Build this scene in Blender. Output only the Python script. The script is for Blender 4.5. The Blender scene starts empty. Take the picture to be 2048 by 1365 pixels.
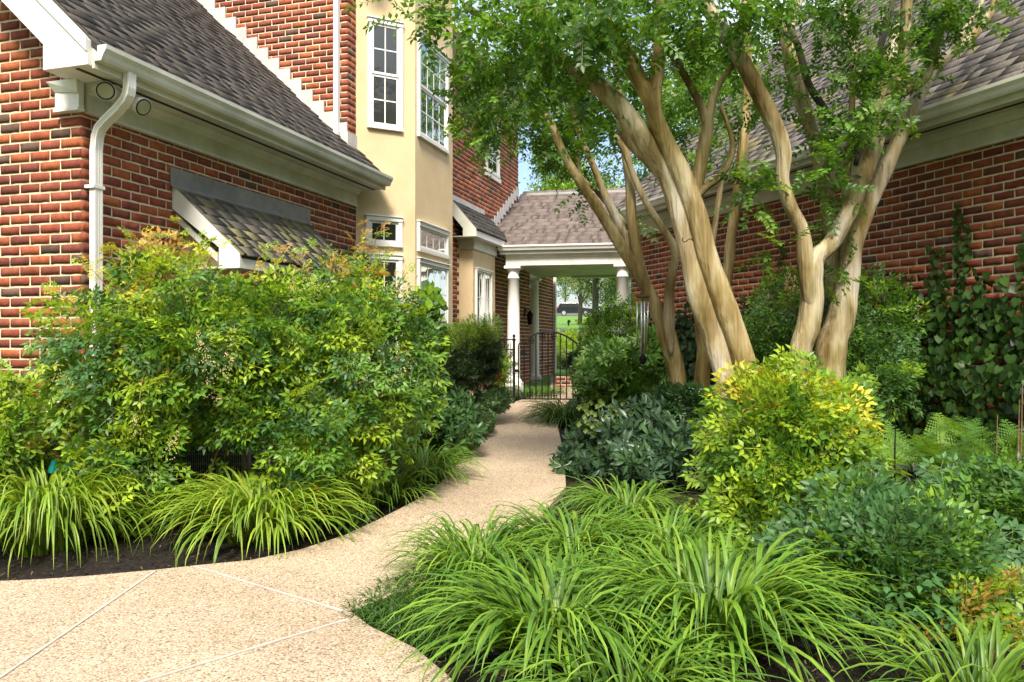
import bpy, math, random
import numpy as np
from mathutils import Matrix, Vector, noise as mnoise

random.seed(11)
rng = np.random.default_rng(11)
S = bpy.context.scene
COL = S.collection

# ------------------------------------------------------------------ camera, sky, sun, exposure
F = 1560.0; CX = 1024.0; HY = 688.0; CZ = 1.42
cd = bpy.data.cameras.new('camera'); cam = bpy.data.objects.new('camera', cd); COL.objects.link(cam)
cam.location = (0, 0, CZ); cam.rotation_euler = (math.radians(90), 0, 0)
cd.sensor_width = 36.0; cd.lens = F / 2048 * 36; cd.shift_y = 5.5 / 2048
cd.clip_start = 0.05; cd.clip_end = 1500
S.camera = cam
SUN_EL = math.radians(50); SUN_AZ_VEC = Vector((-0.02, -1.0, 0)).normalized()
W = bpy.data.worlds.new("World"); S.world = W; W.use_nodes = True
wn = W.node_tree; wn.nodes.clear()
sky = wn.nodes.new('ShaderNodeTexSky'); sky.sky_type = 'NISHITA'; sky.sun_disc = False
sky.sun_elevation = SUN_EL
sky.sun_rotation = math.atan2(SUN_AZ_VEC.x, SUN_AZ_VEC.y)
sky.air_density = 1.0; sky.dust_density = 3.0; sky.ozone_density = 1.0
bg = wn.nodes.new('ShaderNodeBackground'); bg.inputs['Strength'].default_value = 0.15
wo = wn.nodes.new('ShaderNodeOutputWorld')
# thin white cloud veil mixed into the sky
tc = wn.nodes.new('ShaderNodeTexCoord'); cn = wn.nodes.new('ShaderNodeTexNoise')
cn.inputs['Scale'].default_value = 2.2; cn.inputs['Detail'].default_value = 6
cr = wn.nodes.new('ShaderNodeValToRGB'); cr.color_ramp.elements[0].position = 0.42; cr.color_ramp.elements[1].position = 0.66
cm = wn.nodes.new('ShaderNodeMixRGB'); cm.inputs['Color2'].default_value = (7.5, 7.6, 7.8, 1)
wn.links.new(tc.outputs['Generated'], cn.inputs['Vector']); wn.links.new(cn.outputs['Fac'], cr.inputs['Fac'])
wn.links.new(cr.outputs['Color'], cm.inputs['Fac']); wn.links.new(sky.outputs['Color'], cm.inputs['Color1'])
wn.links.new(cm.outputs['Color'], bg.inputs['Color'])
wn.links.new(bg.outputs['Background'], wo.inputs['Surface'])
sd = bpy.data.lights.new('sun', 'SUN'); sd.energy = 4.0; sd.angle = math.radians(15); sd.color = (1.0, 0.92, 0.78)
so = bpy.data.objects.new('sun', sd); COL.objects.link(so)
sv = Vector((SUN_AZ_VEC.x * math.cos(SUN_EL), SUN_AZ_VEC.y * math.cos(SUN_EL), math.sin(SUN_EL)))
so.rotation_euler = (-sv).to_track_quat('-Z', 'Y').to_euler(); so.location = sv * 30
S.view_settings.view_transform = 'Standard'; S.view_settings.look = 'None'
S.view_settings.gamma = 1; S.view_settings.exposure = 0.95
S.render.engine = 'CYCLES'
S.cycles.use_denoising = True
S.cycles.max_bounces = 6; S.cycles.diffuse_bounces = 3; S.cycles.glossy_bounces = 2
S.cycles.transmission_bounces = 3; S.cycles.transparent_max_bounces = 4

# ------------------------------------------------------------------ placing helpers
def PX(x, y, Z): return Vector(((x - CX) / F * Z, Z, CZ + (HY - y) / F * Z))
def gz(Y):
    if Y < 16: return 0.027 * max(Y, -6)
    return 0.432 + (min(Y, 130) - 16) * 0.054
def GP(x, y):
    Y = CZ / ((y - HY) / F + 0.027); return Vector(((x - CX) / F * Y, Y, gz(Y)))
C0 = Vector((-3.304, 5.98, 0)); D1 = Vector((0.2924, 0.9563, 0)); N1 = Vector((0.9563, -0.2924, 0))
C1 = Vector((4.35, 6.80, 0)); D2 = Vector((-0.349, 0.937, 0)); N2 = Vector((-0.937, -0.349, 0))
UP = Vector((0, 0, 1))
def L(s, q, zc): return C0 + D1 * s + N1 * q + UP * (CZ + zc)
def R(s, q, zc): return C1 + D2 * s + N2 * q + UP * (CZ + zc)

ORG = {}
def org(o): return ORG.get(o.name, Vector((0, 0, 0))) if o else Vector((0, 0, 0))
def tag(o, label=None, cat=None, group=None, kind=None):
    if label: o['label'] = label
    if cat: o['category'] = cat
    if group: o['group'] = group
    if kind: o['kind'] = kind
    return o
def empty(name, loc, label, cat, group=None):
    o = bpy.data.objects.new(name, None); COL.objects.link(o); o.location = loc; o.empty_display_size = 0.1
    ORG[o.name] = Vector(loc); return tag(o, label, cat, group)
def link(name, me, parent, kind=None):
    o = bpy.data.objects.new(name, me); COL.objects.link(o)
    if parent: o.parent = parent
    if kind: o['kind'] = kind
    ORG[o.name] = org(parent)
    return o

class MB:
    def __init__(s): s.v = []; s.f = []
    def poly(s, pts, faces):
        b = len(s.v); s.v += [Vector(p) for p in pts]; s.f += [tuple(i + b for i in f) for f in faces]; return s
    def box8(s, p):   # 4 bottom, 4 top
        return s.poly(p, [(3, 2, 1, 0), (4, 5, 6, 7), (0, 1, 5, 4), (1, 2, 6, 5), (2, 3, 7, 6), (3, 0, 4, 7)])
    def obox(s, o, ax, ay, az):
        o = Vector(o); return s.box8([o, o + ax, o + ax + ay, o + ay, o + az, o + ax + az, o + ax + ay + az, o + ay + az])
    def bar(s, a, b, w, d, up=UP):
        a = Vector(a); b = Vector(b); t = (b - a).normalized(); x = t.cross(up)
        if x.length < 1e-4: x = t.cross(Vector((1, 0, 0)))
        x.normalize(); y = x.cross(t)
        return s.obox(a - x * w / 2 - y * d / 2, x * w, y * d, b - a)
    def prism(s, pts, ext):
        n = len(pts); pts = [Vector(p) for p in pts]; q = pts + [p + Vector(ext) for p in pts]
        return s.poly(q, [tuple(range(n - 1, -1, -1)), tuple(range(n, 2 * n))] + [(i, (i + 1) % n, (i + 1) % n + n, i + n) for i in range(n)])
    def tube(s, pts, rad, k=8, cap=True):
        pts = [Vector(p) for p in pts]; n = len(pts)
        if not hasattr(rad, '__len__'): rad = [rad] * n
        b = len(s.v); ref = None
        for i, p in enumerate(pts):
            t = (pts[min(i + 1, n - 1)] - pts[max(i - 1, 0)]).normalized()
            if ref is None:
                ref = t.cross(UP)
                if ref.length < 1e-3: ref = t.cross(Vector((1, 0, 0)))
            ref = (ref - t * ref.dot(t)).normalized(); y = t.cross(ref)
            for j in range(k):
                a = 2 * math.pi * j / k; s.v.append(p + (ref * math.cos(a) + y * math.sin(a)) * rad[i])
        for i in range(n - 1):
            for j in range(k):
                s.f.append((b + i * k + j, b + i * k + (j + 1) % k, b + (i + 1) * k + (j + 1) % k, b + (i + 1) * k + j))
        if cap:
            s.f.append(tuple(b + j for j in range(k - 1, -1, -1))); s.f.append(tuple(b + (n - 1) * k + j for j in range(k)))
        return s
    def lathe(s, c, prof, k=24):   # prof (r,z)
        return s.tube([Vector(c) + UP * z for r, z in prof], [max(r, 1e-4) for r, z in prof], k)
    def build(s, name, mat, parent=None, smooth=False, kind=None, bevel=0):
        me = bpy.data.meshes.new(name); o0 = org(parent)
        me.from_pydata([tuple(v - o0) for v in s.v], [], s.f); me.materials.append(mat)
        if smooth: me.shade_smooth()
        me.update(); o = link(name, me, parent, kind)
        if bevel:
            m = o.modifiers.new('bevel', 'BEVEL'); m.width = bevel; m.segments = 2; m.limit_method = 'ANGLE'
        return o

# ------------------------------------------------------------------ materials
def nm(name):
    m = bpy.data.materials.new(name); m.use_nodes = True; t = m.node_tree
    return m, t, t.nodes['Principled BSDF'], t.nodes['Material Output']
def N(t, kind, **kw):
    n = t.nodes.new(kind)
    for k, v in kw.items():
        try: n.inputs[k.replace('_', ' ')].default_value = v
        except Exception: setattr(n, k, v)
    return n
def coords(t, scale=(1, 1, 1), rnd=False):
    tc = t.nodes.new('ShaderNodeTexCoord'); mp = t.nodes.new('ShaderNodeMapping'); mp.inputs['Scale'].default_value = scale
    t.links.new(tc.outputs['Object'], mp.inputs['Vector'])
    if rnd:
        oi = t.nodes.new('ShaderNodeObjectInfo'); ml = N(t, 'ShaderNodeMath', operation='MULTIPLY'); ml.inputs[1].default_value = 37.0
        t.links.new(oi.outputs['Random'], ml.inputs[0]); t.links.new(ml.outputs[0], mp.inputs['Location'])
    return mp.outputs['Vector']
def ramp(t, fac, stops):
    r = t.nodes.new('ShaderNodeValToRGB'); e = r.color_ramp.elements
    while len(e) < len(stops): e.new(0.5)
    for i, (p, c) in enumerate(stops): e[i].position = p; e[i].color = (*c, 1)
    t.links.new(fac, r.inputs['Fac']); return r.outputs['Color']
def mul(t, a, b):
    m = t.nodes.new('ShaderNodeMixRGB'); m.blend_type = 'MULTIPLY'; m.inputs[0].default_value = 1
    t.links.new(a, m.inputs[1]); t.links.new(b, m.inputs[2]); return m.outputs[0]
def bump(t, b, h, strength, dist=0.01):
    n = t.nodes.new('ShaderNodeBump'); n.inputs['Strength'].default_value = strength; n.inputs['Distance'].default_value = dist
    t.links.new(h, n.inputs['Height']); t.links.new(n.outputs[0], b.inputs['Normal'])
def tinted(t):
    at = t.nodes.new('ShaderNodeAttribute'); at.attribute_name = 'tint'; oi = t.nodes.new('ShaderNodeObjectInfo')
    return mul(t, at.outputs['Color'], oi.outputs['Color'])
def noisy(name, stops, scale=5, detail=6, rough=0.7, bs=0.2, bd=0.01, sc=(1, 1, 1), bscale=None, metallic=0, spec=0.5, tint=False, rnd=False):
    m, t, b, o = nm(name); v = coords(t, sc, rnd)
    n = N(t, 'ShaderNodeTexNoise', Scale=scale, Detail=detail, Roughness=0.6); t.links.new(v, n.inputs['Vector'])
    c = ramp(t, n.outputs['Fac'], stops)
    if tint: c = mul(t, c, tinted(t))
    t.links.new(c, b.inputs['Base Color']); b.inputs['Roughness'].default_value = rough; b.inputs['Metallic'].default_value = metallic
    b.inputs['Specular IOR Level'].default_value = spec
    if bs:
        n2 = N(t, 'ShaderNodeTexNoise', Scale=bscale or scale * 4, Detail=5); t.links.new(v, n2.inputs['Vector']); bump(t, b, n2.outputs['Fac'], bs, bd)
    return m
M = {}
M['brick'] = noisy('brick', [(0.3, (0.72, 0.66, 0.62)), (0.7, (1.25, 1.2, 1.15))], 14, 7, 0.85, 0.7, 0.006, bscale=70, tint=True, rnd=True, spec=0.2)
M['mortar'] = noisy('mortar', [(0.3, (0.56, 0.47, 0.31)), (0.7, (0.72, 0.63, 0.45))], 9, 8, 0.95, 0.6, 0.006, bscale=90, spec=0.15)
M['shingle'] = noisy('shingle', [(0.3, (0.6, 0.6, 0.6)), (0.72, (1.35, 1.33, 1.3))], 30, 8, 0.9, 0.6, 0.004, bscale=260, tint=True, rnd=True, spec=0.35)
M['white'] = noisy('white_paint', [(0.3, (0.70, 0.69, 0.65)), (0.7, (0.80, 0.79, 0.76))], 3, 6, 0.45, 0.08, 0.003, bscale=40)
M['trim'] = noisy('greenish_trim', [(0.32, (0.50, 0.51, 0.42)), (0.62, (0.72, 0.71, 0.64))], 2.2, 8, 0.55, 0.1, 0.004, bscale=30)  # off-white paint with random grey-green blotches
M['stucco'] = noisy('stucco', [(0.3, (0.60, 0.46, 0.27)), (0.7, (0.70, 0.55, 0.34))], 2.5, 8, 0.92, 0.9, 0.006, bscale=130, spec=0.2)
M['flash'] = noisy('lead_flashing', [(0.3, (0.42, 0.40, 0.39)), (0.7, (0.60, 0.57, 0.55))], 5, 5, 0.6, 0.1)
M['greyflash'] = noisy('grey_flashing', [(0.3, (0.16, 0.16, 0.15)), (0.7, (0.26, 0.25, 0.23))], 5, 5, 0.6, 0.1)
M['iron'] = noisy('black_iron', [(0.3, (0.003, 0.003, 0.0035)), (0.7, (0.007, 0.007, 0.008))], 20, 4, 0.6, 0.1, spec=0.2)
M['dark'] = noisy('dark_interior', [(0.3, (0.012, 0.011, 0.01)), (0.7, (0.03, 0.026, 0.022))], 3, 4, 0.8, 0)
M['deck'] = noisy('roof_deck', [(0.3, (0.03, 0.028, 0.027)), (0.7, (0.05, 0.047, 0.045))], 10, 4, 0.95, 0)
M['alu'] = noisy('aluminium_tube', [(0.3, (0.55, 0.55, 0.56)), (0.7, (0.7, 0.7, 0.72))], 8, 3, 0.3, 0, metallic=0.9)
M['teal'] = noisy('teal_plastic', [(0.3, (0.0, 0.13, 0.13)), (0.7, (0.01, 0.22, 0.20))], 8, 3, 0.35, 0)
M['acgrey'] = noisy('grey_enamel', [(0.3, (0.30, 0.31, 0.34)), (0.7, (0.42, 0.43, 0.47))], 6, 4, 0.4, 0.05)
M['concrete'] = noisy('concrete_pad', [(0.3, (0.36, 0.30, 0.24)), (0.7, (0.52, 0.45, 0.37))], 12, 8, 0.9, 0.4)
M['cane'] = noisy('cane', [(0.3, (0.10, 0.055, 0.03)), (0.7, (0.22, 0.13, 0.07))], 20, 5, 0.8, 0.3)
M['lens'] = noisy('lamp_glass', [(0.3, (0.30, 0.30, 0.16)), (0.7, (0.42, 0.42, 0.26))], 8, 3, 0.15, 0)
M['stone'] = noisy('pale_stone', [(0.3, (0.25, 0.24, 0.2)), (0.7, (0.45, 0.43, 0.38))], 12, 6, 0.9, 0.4)
M['lawn'] = noisy('lawn', [(0.25, (0.055, 0.13, 0.012)), (0.55, (0.10, 0.22, 0.018)), (0.8, (0.16, 0.28, 0.03))], 0.9, 10, 0.9, 0.8, 0.05, bscale=30)
M['asphalt'] = noisy('asphalt', [(0.3, (0.10, 0.10, 0.10)), (0.7, (0.17, 0.165, 0.16))], 6, 8, 0.9, 0.3)
M['mulch'] = noisy('mulch_ground', [(0.3, (0.009, 0.007, 0.006)), (0.55, (0.022, 0.017, 0.014)), (0.75, (0.05, 0.036, 0.027))], 26, 10, 0.95, 1.0, 0.03, bscale=45, spec=0.2)
M['joint'] = noisy('joint_sealant', [(0.3, (0.34, 0.31, 0.27)), (0.7, (0.50, 0.46, 0.41))], 12, 4, 0.7, 0.1)

# window glass: dark room behind a reflecting sheet
m, t, b, o = nm('window_glass')
b.inputs['Base Color'].default_value = (0.016, 0.016, 0.013, 1); b.inputs['Roughness'].default_value = 0.3
gl = N(t, 'ShaderNodeBsdfGlossy'); gl.inputs['Roughness'].default_value = 0.03; gl.inputs['Color'].default_value = (0.7, 0.74, 0.72, 1)
fr = N(t, 'ShaderNodeFresnel', IOR=1.6); mx = t.nodes.new('ShaderNodeMixShader')
v = coords(t); n = N(t, 'ShaderNodeTexNoise', Scale=2.5, Detail=2); t.links.new(v, n.inputs['Vector'])
bu = t.nodes.new('ShaderNodeBump'); bu.inputs['Strength'].default_value = 0.12; bu.inputs['Distance'].default_value = 0.03; t.links.new(n.outputs['Fac'], bu.inputs['Height'])
t.links.new(bu.outputs[0], gl.inputs['Normal'])
t.links.new(fr.outputs[0], mx.inputs[0]); t.links.new(b.outputs[0], mx.inputs[1]); t.links.new(gl.outputs[0], mx.inputs[2]); t.links.new(mx.outputs[0], o.inputs['Surface'])
M['glass'] = m

# exposed aggregate paving
m, t, b, o = nm('aggregate'); v = coords(t)
vo = N(t, 'ShaderNodeTexVoronoi', Scale=115); t.links.new(v, vo.inputs['Vector'])
pc = ramp(t, vo.outputs['Color'], [(0.0, (0.08, 0.06, 0.045)), (0.14, (0.27, 0.19, 0.12)), (0.30, (0.44, 0.335, 0.225)), (0.7, (0.53, 0.42, 0.29)), (1.0, (0.64, 0.56, 0.44))])
ed = ramp(t, vo.outputs['Distance'], [(0.0, (1.1, 1.1, 1.1)), (0.45, (1, 1, 1)), (0.8, (0.62, 0.58, 0.52))])
nz = N(t, 'ShaderNodeTexNoise', Scale=1.3, Detail=8); t.links.new(v, nz.inputs['Vector'])
big = ramp(t, nz.outputs['Fac'], [(0.3, (0.78, 0.78, 0.80)), (0.7, (1.02, 1.03, 1.08))])
t.links.new(mul(t, mul(t, pc, ed), big), b.inputs['Base Color']); b.inputs['Roughness'].default_value = 0.85
b.inputs['Specular IOR Level'].default_value = 0.25
iv = N(t, 'ShaderNodeMath', operation='MULTIPLY'); iv.inputs[1].default_value = -1; t.links.new(vo.outputs['Distance'], iv.inputs[0]); bump(t, b, iv.outputs[0], 0.6, 0.006)
M['aggregate'] = m

# crape myrtle bark: pale freshly peeled and olive older kinds
def barkmat(nm_, tint_):
    m, t, b, o = nm(nm_); v = coords(t, (1, 1, 0.16))
    n1 = N(t, 'ShaderNodeTexNoise', Scale=8, Detail=6, Distortion=0.5); t.links.new(v, n1.inputs['Vector'])
    v2 = coords(t, (1, 1, 0.45)); n2 = N(t, 'ShaderNodeTexNoise', Scale=3.2, Detail=4); t.links.new(v2, n2.inputs['Vector'])
    v3 = coords(t, (1, 1, 0.06)); n3 = N(t, 'ShaderNodeTexNoise', Scale=45, Detail=4); t.links.new(v3, n3.inputs['Vector'])
    c1 = ramp(t, n1.outputs['Fac'], [(0.26, (0.17, 0.12, 0.055)), (0.42, (0.31, 0.235, 0.125)), (0.50, (0.42, 0.34, 0.21)), (0.58, (0.53, 0.46, 0.35)), (0.75, (0.63, 0.57, 0.48))])
    c2 = ramp(t, n2.outputs['Fac'], [(0.36, (0.50, 0.45, 0.24)), (0.47, (0.85, 0.80, 0.62)), (0.56, (1, 0.97, 0.92)), (0.7, (1.1, 1.1, 1.15))])
    c3 = ramp(t, n3.outputs['Fac'], [(0.3, (0.8, 0.78, 0.75)), (0.6, (1.05, 1.05, 1.05))])
    tn = t.nodes.new('ShaderNodeRGB'); tn.outputs[0].default_value = (*tint_, 1); t.links.new(mul(t, mul(t, mul(t, c1, c2), c3), tn.outputs[0]), b.inputs['Base Color']); b.inputs['Roughness'].default_value = 0.7; b.inputs['Specular IOR Level'].default_value = 0.25
    ad = N(t, 'ShaderNodeMath', operation='ADD'); t.links.new(n1.outputs['Fac'], ad.inputs[0]); t.links.new(n3.outputs['Fac'], ad.inputs[1]); bump(t, b, ad.outputs[0], 1.0, 0.018)
    return m
M['bark'] = barkmat('myrtle_bark_pale', (0.92, 0.96, 1.02)); M['barkolive'] = barkmat('myrtle_bark_olive', (0.78, 0.76, 0.60))
M['darkbark'] = noisy('dark_bark', [(0.3, (0.03, 0.025, 0.02)), (0.7, (0.10, 0.08, 0.06))], 12, 6, 0.9, 0.6, sc=(1, 1, 0.2))

def leafmat(name, rough=0.45, trans=0.35, spec=0.4):
    m, t, b, o = nm(name); c = tinted(t)
    v = coords(t, rnd=True); n = N(t, 'ShaderNodeTexNoise', Scale=22, Detail=3); t.links.new(v, n.inputs['Vector'])
    c = mul(t, c, ramp(t, n.outputs['Fac'], [(0.3, (0.82, 0.82, 0.8)), (0.7, (1.15, 1.12, 1.1))]))
    t.links.new(c, b.inputs['Base Color']); b.inputs['Roughness'].default_value = rough; b.inputs['Specular IOR Level'].default_value = spec
    tr = t.nodes.new('ShaderNodeBsdfTranslucent'); w = t.nodes.new('ShaderNodeMixRGB'); w.blend_type = 'MULTIPLY'; w.inputs[0].default_value = 1
    w.inputs[2].default_value = (1.5, 1.35, 0.6, 1); t.links.new(c, w.inputs[1]); t.links.new(w.outputs[0], tr.inputs['Color'])
    mx = t.nodes.new('ShaderNodeMixShader'); mx.inputs[0].default_value = trans
    t.links.new(b.outputs[0], mx.inputs[1]); t.links.new(tr.outputs[0], mx.inputs[2]); t.links.new(mx.outputs[0], o.inputs['Surface'])
    return m
M['leaf'] = leafmat('leaf', .42, .42); M['glossleaf'] = leafmat('glossy_leaf', 0.36, 0.15, 0.5); M['blade'] = leafmat('blade_leaf', 0.4, 0.4, 0.4)
M['petal'] = leafmat('petal', 0.6, 0.4, 0.2)
M['chip'] = noisy('mulch_chip', [(0.3, (0.7, 0.7, 0.7)), (0.7, (1.3, 1.2, 1.1))], 30, 4, 0.9, 0.3, tint=True, spec=0.25)

# ------------------------------------------------------------------ variant meshes and placing many
class Var:
    def __init__(s, V, faces, T=None):
        s.V = np.array(V, float); s.loops = np.array([i for f in faces for i in f], int); s.tot = np.array([len(f) for f in faces], int)
        s.T = np.ones((len(V), 3)) if T is None else np.array(T, float); s.me = None
def raw_mesh(name, V, loops, tot, T, mat, smooth):
    me = bpy.data.meshes.new(name); me.vertices.add(len(V)); me.vertices.foreach_set('co', np.ascontiguousarray(V, dtype=np.float32).ravel())
    me.loops.add(len(loops)); me.loops.foreach_set('vertex_index', loops.astype(np.int32))
    me.polygons.add(len(tot)); st = np.concatenate([[0], np.cumsum(tot)[:-1]]).astype(np.int32)
    me.polygons.foreach_set('loop_start', st)
    try: me.polygons.foreach_set('loop_total', tot.astype(np.int32))
    except Exception: pass
    if smooth: me.polygons.foreach_set('use_smooth', np.ones(len(tot), dtype=bool))
    me.update(calc_edges=True)
    a = me.attributes.new('tint', 'FLOAT_COLOR', 'POINT'); a.data.foreach_set('color', np.concatenate([T, np.ones((len(T), 1))], 1).astype(np.float32).ravel())
    me.materials.append(mat); return me
def var_mesh(v, name, mat, smooth=False):
    if v.me is None: v.me = raw_mesh(name, v.V, v.loops, v.tot, v.T, mat, smooth)
    return v.me
def merged(name, variants, pl, mat, parent, smooth=False, kind='stuff'):
    Vs, Ls, Ts, Cs = [], [], [], []; base = 0; o0 = np.array(org(parent))
    by = {}
    for vi, Mx, c in pl: by.setdefault(vi, []).append((Mx, c))
    for vi, lst in by.items():
        v = variants[vi]; A = np.array([x[0] for x in lst]); Cc = np.array([x[1] for x in lst]); n = len(v.V)
        P = np.einsum('kij,nj->kni', A[:, :3, :3], v.V) + A[:, None, :3, 3] - o0
        Vs.append(P.reshape(-1, 3)); Ls.append((v.loops[None] + (np.arange(len(lst)) * n)[:, None] + base).ravel())
        Ts.append(np.tile(v.tot, len(lst))); Cs.append((v.T[None] * Cc[:, None, :]).reshape(-1, 3)); base += n * len(lst)
    if not Vs: return None
    me = raw_mesh(name, np.concatenate(Vs), np.concatenate(Ls), np.concatenate(Ts), np.concatenate(Cs), mat, smooth)
    return link(name, me, parent, kind)
def single(name, v, Mx, c, mat, parent, smooth=False):
    o = bpy.data.objects.new(name, var_mesh(v, name, mat, smooth)); COL.objects.link(o); o.parent = parent
    m = Matrix(Mx.tolist()); m.translation = m.translation - org(parent); o.matrix_basis = m
    o.color = (*c, 1); return o
def score(Mx):   # bigger = shows larger in the photograph
    p = Mx[:3, 3]
    if p[1] < 0.3: return -1e3 - abs(p[1])
    x = p[0] / p[1] * F + CX; y = HY - (p[2] - CZ) / p[1] * F
    out = max(0, -x, x - 2048, -y, y - 1365)
    return -p[1] - (30 + out * 0.01 if out > 15 else 0)
def place_many(part, rest, variants, pl, mat, parent, n_ind, smooth=False):
    pl = sorted(pl, key=lambda p: -score(p[1])); ind, oth = pl[:n_ind], pl[n_ind:]
    for vi, Mx, c in ind: single(part, variants[vi], Mx, c, mat, parent, smooth)
    if oth: merged(rest, variants, oth, mat, parent, smooth)
def frame(loc, ydir, zhint, sc=1.0, sx=None):
    y = np.array(ydir, float); y /= np.linalg.norm(y) + 1e-9; z = np.array(zhint, float); z -= y * z.dot(y)
    nz_ = np.linalg.norm(z)
    if nz_ < 1e-3: z = np.array([0.3, 0.2, 1.0]); z -= y * z.dot(y); nz_ = np.linalg.norm(z)
    z /= nz_; x = np.cross(y, z); A = np.eye(4)
    A[:3, 0] = x * (sx if sx is not None else sc); A[:3, 1] = y * sc; A[:3, 2] = z * sc; A[:3, 3] = loc; return A

# ------------------------------------------------------------------ bricks and shingles
BP, BC = 0.2032, 0.0813
def brick_variant(seed):
    r = np.random.default_rng(seed); l, h, dp = 0.188, 0.0645, 0.030; V = []; nx, nzz = 5, 3
    for j in range(nzz):
        for i in range(nx):
            x = l * (i / (nx - 1) - 0.5); z = h * (j / (nzz - 1) - 0.5)
            edge = i in (0, nx - 1) or j in (0, nzz - 1)
            V.append((x + (r.normal(0, 0.0012) if edge else 0), r.normal(0, 0.0006) + (0.0005 if edge else 0), z + (r.normal(0, 0.0014) if edge else 0)))
    fr = [(j * nx + i, j * nx + i + 1, (j + 1) * nx + i + 1, (j + 1) * nx + i) for j in range(nzz - 1) for i in range(nx - 1)]
    ring = [i for i in range(nx)] + [j * nx + nx - 1 for j in range(1, nzz)] + [(nzz - 1) * nx + i for i in range(nx - 2, -1, -1)] + [j * nx for j in range(nzz - 2, 0, -1)]
    b = len(V)
    for k in ring: x, y, z = V[k]; V.append((x, dp, z))
    n = len(ring); fr += [(ring[(k + 1) % n], ring[k], b + k, b + (k + 1) % n) for k in range(n)]
    return Var(V, fr)
BRV = [brick_variant(i) for i in range(8)]
BCOL = [(0.25, 0.070, 0.040), (0.29, 0.084, 0.043), (0.22, 0.060, 0.036), (0.32, 0.100, 0.045), (0.20, 0.055, 0.038), (0.16, 0.050, 0.038), (0.25, 0.080, 0.052)]
def brick_col():
    if random.random() < 0.07: return np.array((0.10, 0.060, 0.048)) * random.uniform(0.8, 1.5)
    return np.array(random.choice(BCOL)) * random.uniform(0.88, 1.15)
def brick_field(house, name, O, ax, nrm, s0, s1, z0, z1, pred=None, thick=0.2, poly=None, off=0.0):
    """O: world xy origin of the face plane; ax along wall; nrm outward; z absolute. Returns (wall part, brick placements)."""
    O = Vector((O.x, O.y, 0)); mb = MB()
    if poly is None: poly = [(s0, z0), (s1, z0), (s1, z1), (s0, z1)]
    poly = [(min(max(s_, s0 + .0095), s1 - .0095), z_) for s_, z_ in poly]
    mb.prism([O + ax * s + UP * z - nrm * 0.0055 for s, z in poly], -nrm * thick)
    wall = mb.build(name, M['mortar'], house); pl = []
    k0 = int(math.floor(z0 / BC)); k1 = int(math.ceil(z1 / BC))
    for k in range(k0, k1):
        z = (k + 0.5) * BC
        if z - 0.04 < z0 - 0.03 or z + 0.03 > z1 + 0.02: continue
        sh = 0.5 * BP if k % 2 else 0.0; i0 = int(math.floor((s0 - sh - off) / BP)) - 1
        s = i0 * BP + sh + off
        while s < s1:
            a, b2 = max(s, s0 - 0.004), min(s + BP, s1 + 0.004); lw = (b2 - a) - (BP - 0.190)
            s += BP
            if lw < 0.035: continue
            c = (a + b2) / 2
            if pred and not pred(c, z, lw): continue
            A = np.eye(4); A[:3, 0] = np.array(ax) * (lw / 0.190); A[:3, 1] = -np.array(nrm); A[:3, 2] = (0, 0, 1)
            A[:3, 0] *= 1 if np.cross(A[:3, 0], A[:3, 1])[2] > 0 else -1
            rot = random.gauss(0, 0.004); A[2, 0] += rot * lw / 0.19
            A[:3, 3] = O + ax * c + UP * (z + random.gauss(0, 0.0008)) + nrm * random.gauss(0, 0.0012)
            pl.append((random.randrange(8), A, brick_col(), wall))
    return wall, pl
def finish_bricks(house, pls, n=300, rest='bricks'):
    pls = sorted(pls, key=lambda p: -score(p[1]))
    for vi, A, c, w in pls[:n]: single('brick', BRV[vi], A, c, M['brick'], w)
    merged(rest, BRV, [(p[0], p[1], p[2]) for p in pls[n:]], M['brick'], house)

def shingle_variant(seed):
    r = np.random.default_rng(seed + 50); w, ln, th = 0.298, 0.19, 0.015; j = lambda s=0.002: r.normal(0, s)
    V = [(-w / 2 + j(.001), 0 + j(), 0), (-0.02, j(), 0), (w / 2, 0 + j(), 0), (w / 2, ln, 0), (-w / 2, ln, 0),
         (-w / 2, 0 + j(), th + j(.001)), (-0.02, j(), th + j(.001)), (w / 2, 0 + j(), th + j(.001)), (w / 2, ln, 0.003), (-w / 2, ln, 0.003)]
    V[5] = (V[0][0], V[0][1], V[5][2]); V[6] = (V[1][0], V[1][1], V[6][2]); V[7] = (V[2][0], V[2][1], V[7][2])
    return Var(V, [(5, 6, 7, 8, 9), (0, 1, 6, 5), (1, 2, 7, 6), (2, 3, 8, 7), (4, 0, 5, 9)])
SHV = [shingle_variant(i) for i in range(6)]
def shingles(O, ax, upv, a0, a1, length, expo, col, pred=None, tab=0.30, moss=0.0):
    """O at the eave; ax along eave; upv up the slope. O.. placements"""
    ax = ax.normalized(); upv = upv.normalized(); n = ax.cross(upv)
    if n.z < 0: n = -n
    pl = []; k = 0; d = 0.0
    while d < length:
        s = a0 - random.uniform(0, tab)
        while s < a1:
            w = tab * random.choice([0.55, 0.75, 1.0, 1.0, 1.15]); lo, hi = max(s, a0), min(s + w, a1); s += w
            if hi - lo < 0.04: continue
            c = (lo + hi) / 2
            if pred and not pred(c, d): continue
            A = np.eye(4); X = ax if ax.cross(upv).z > 0 else -ax
            A[:3, 0] = np.array(X) * ((hi - lo - 0.003) / 0.298); A[:3, 1] = np.array(upv) * (expo * 1.25 / 0.19)
            A[:3, 2] = np.array(n) * random.choice([0.9, 1.0, 1.2]); A[:3, 3] = O + ax * c + upv * (d - random.uniform(0, 0.003)) + n * 0.002
            cc = np.array(col) * random.uniform(0.84, 1.18)
            if random.random() < moss: cc = cc * np.array((1.25, 1.25, 0.8))
            pl.append((random.randrange(6), A, cc))
        d += expo; k += 1
    return pl

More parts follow.
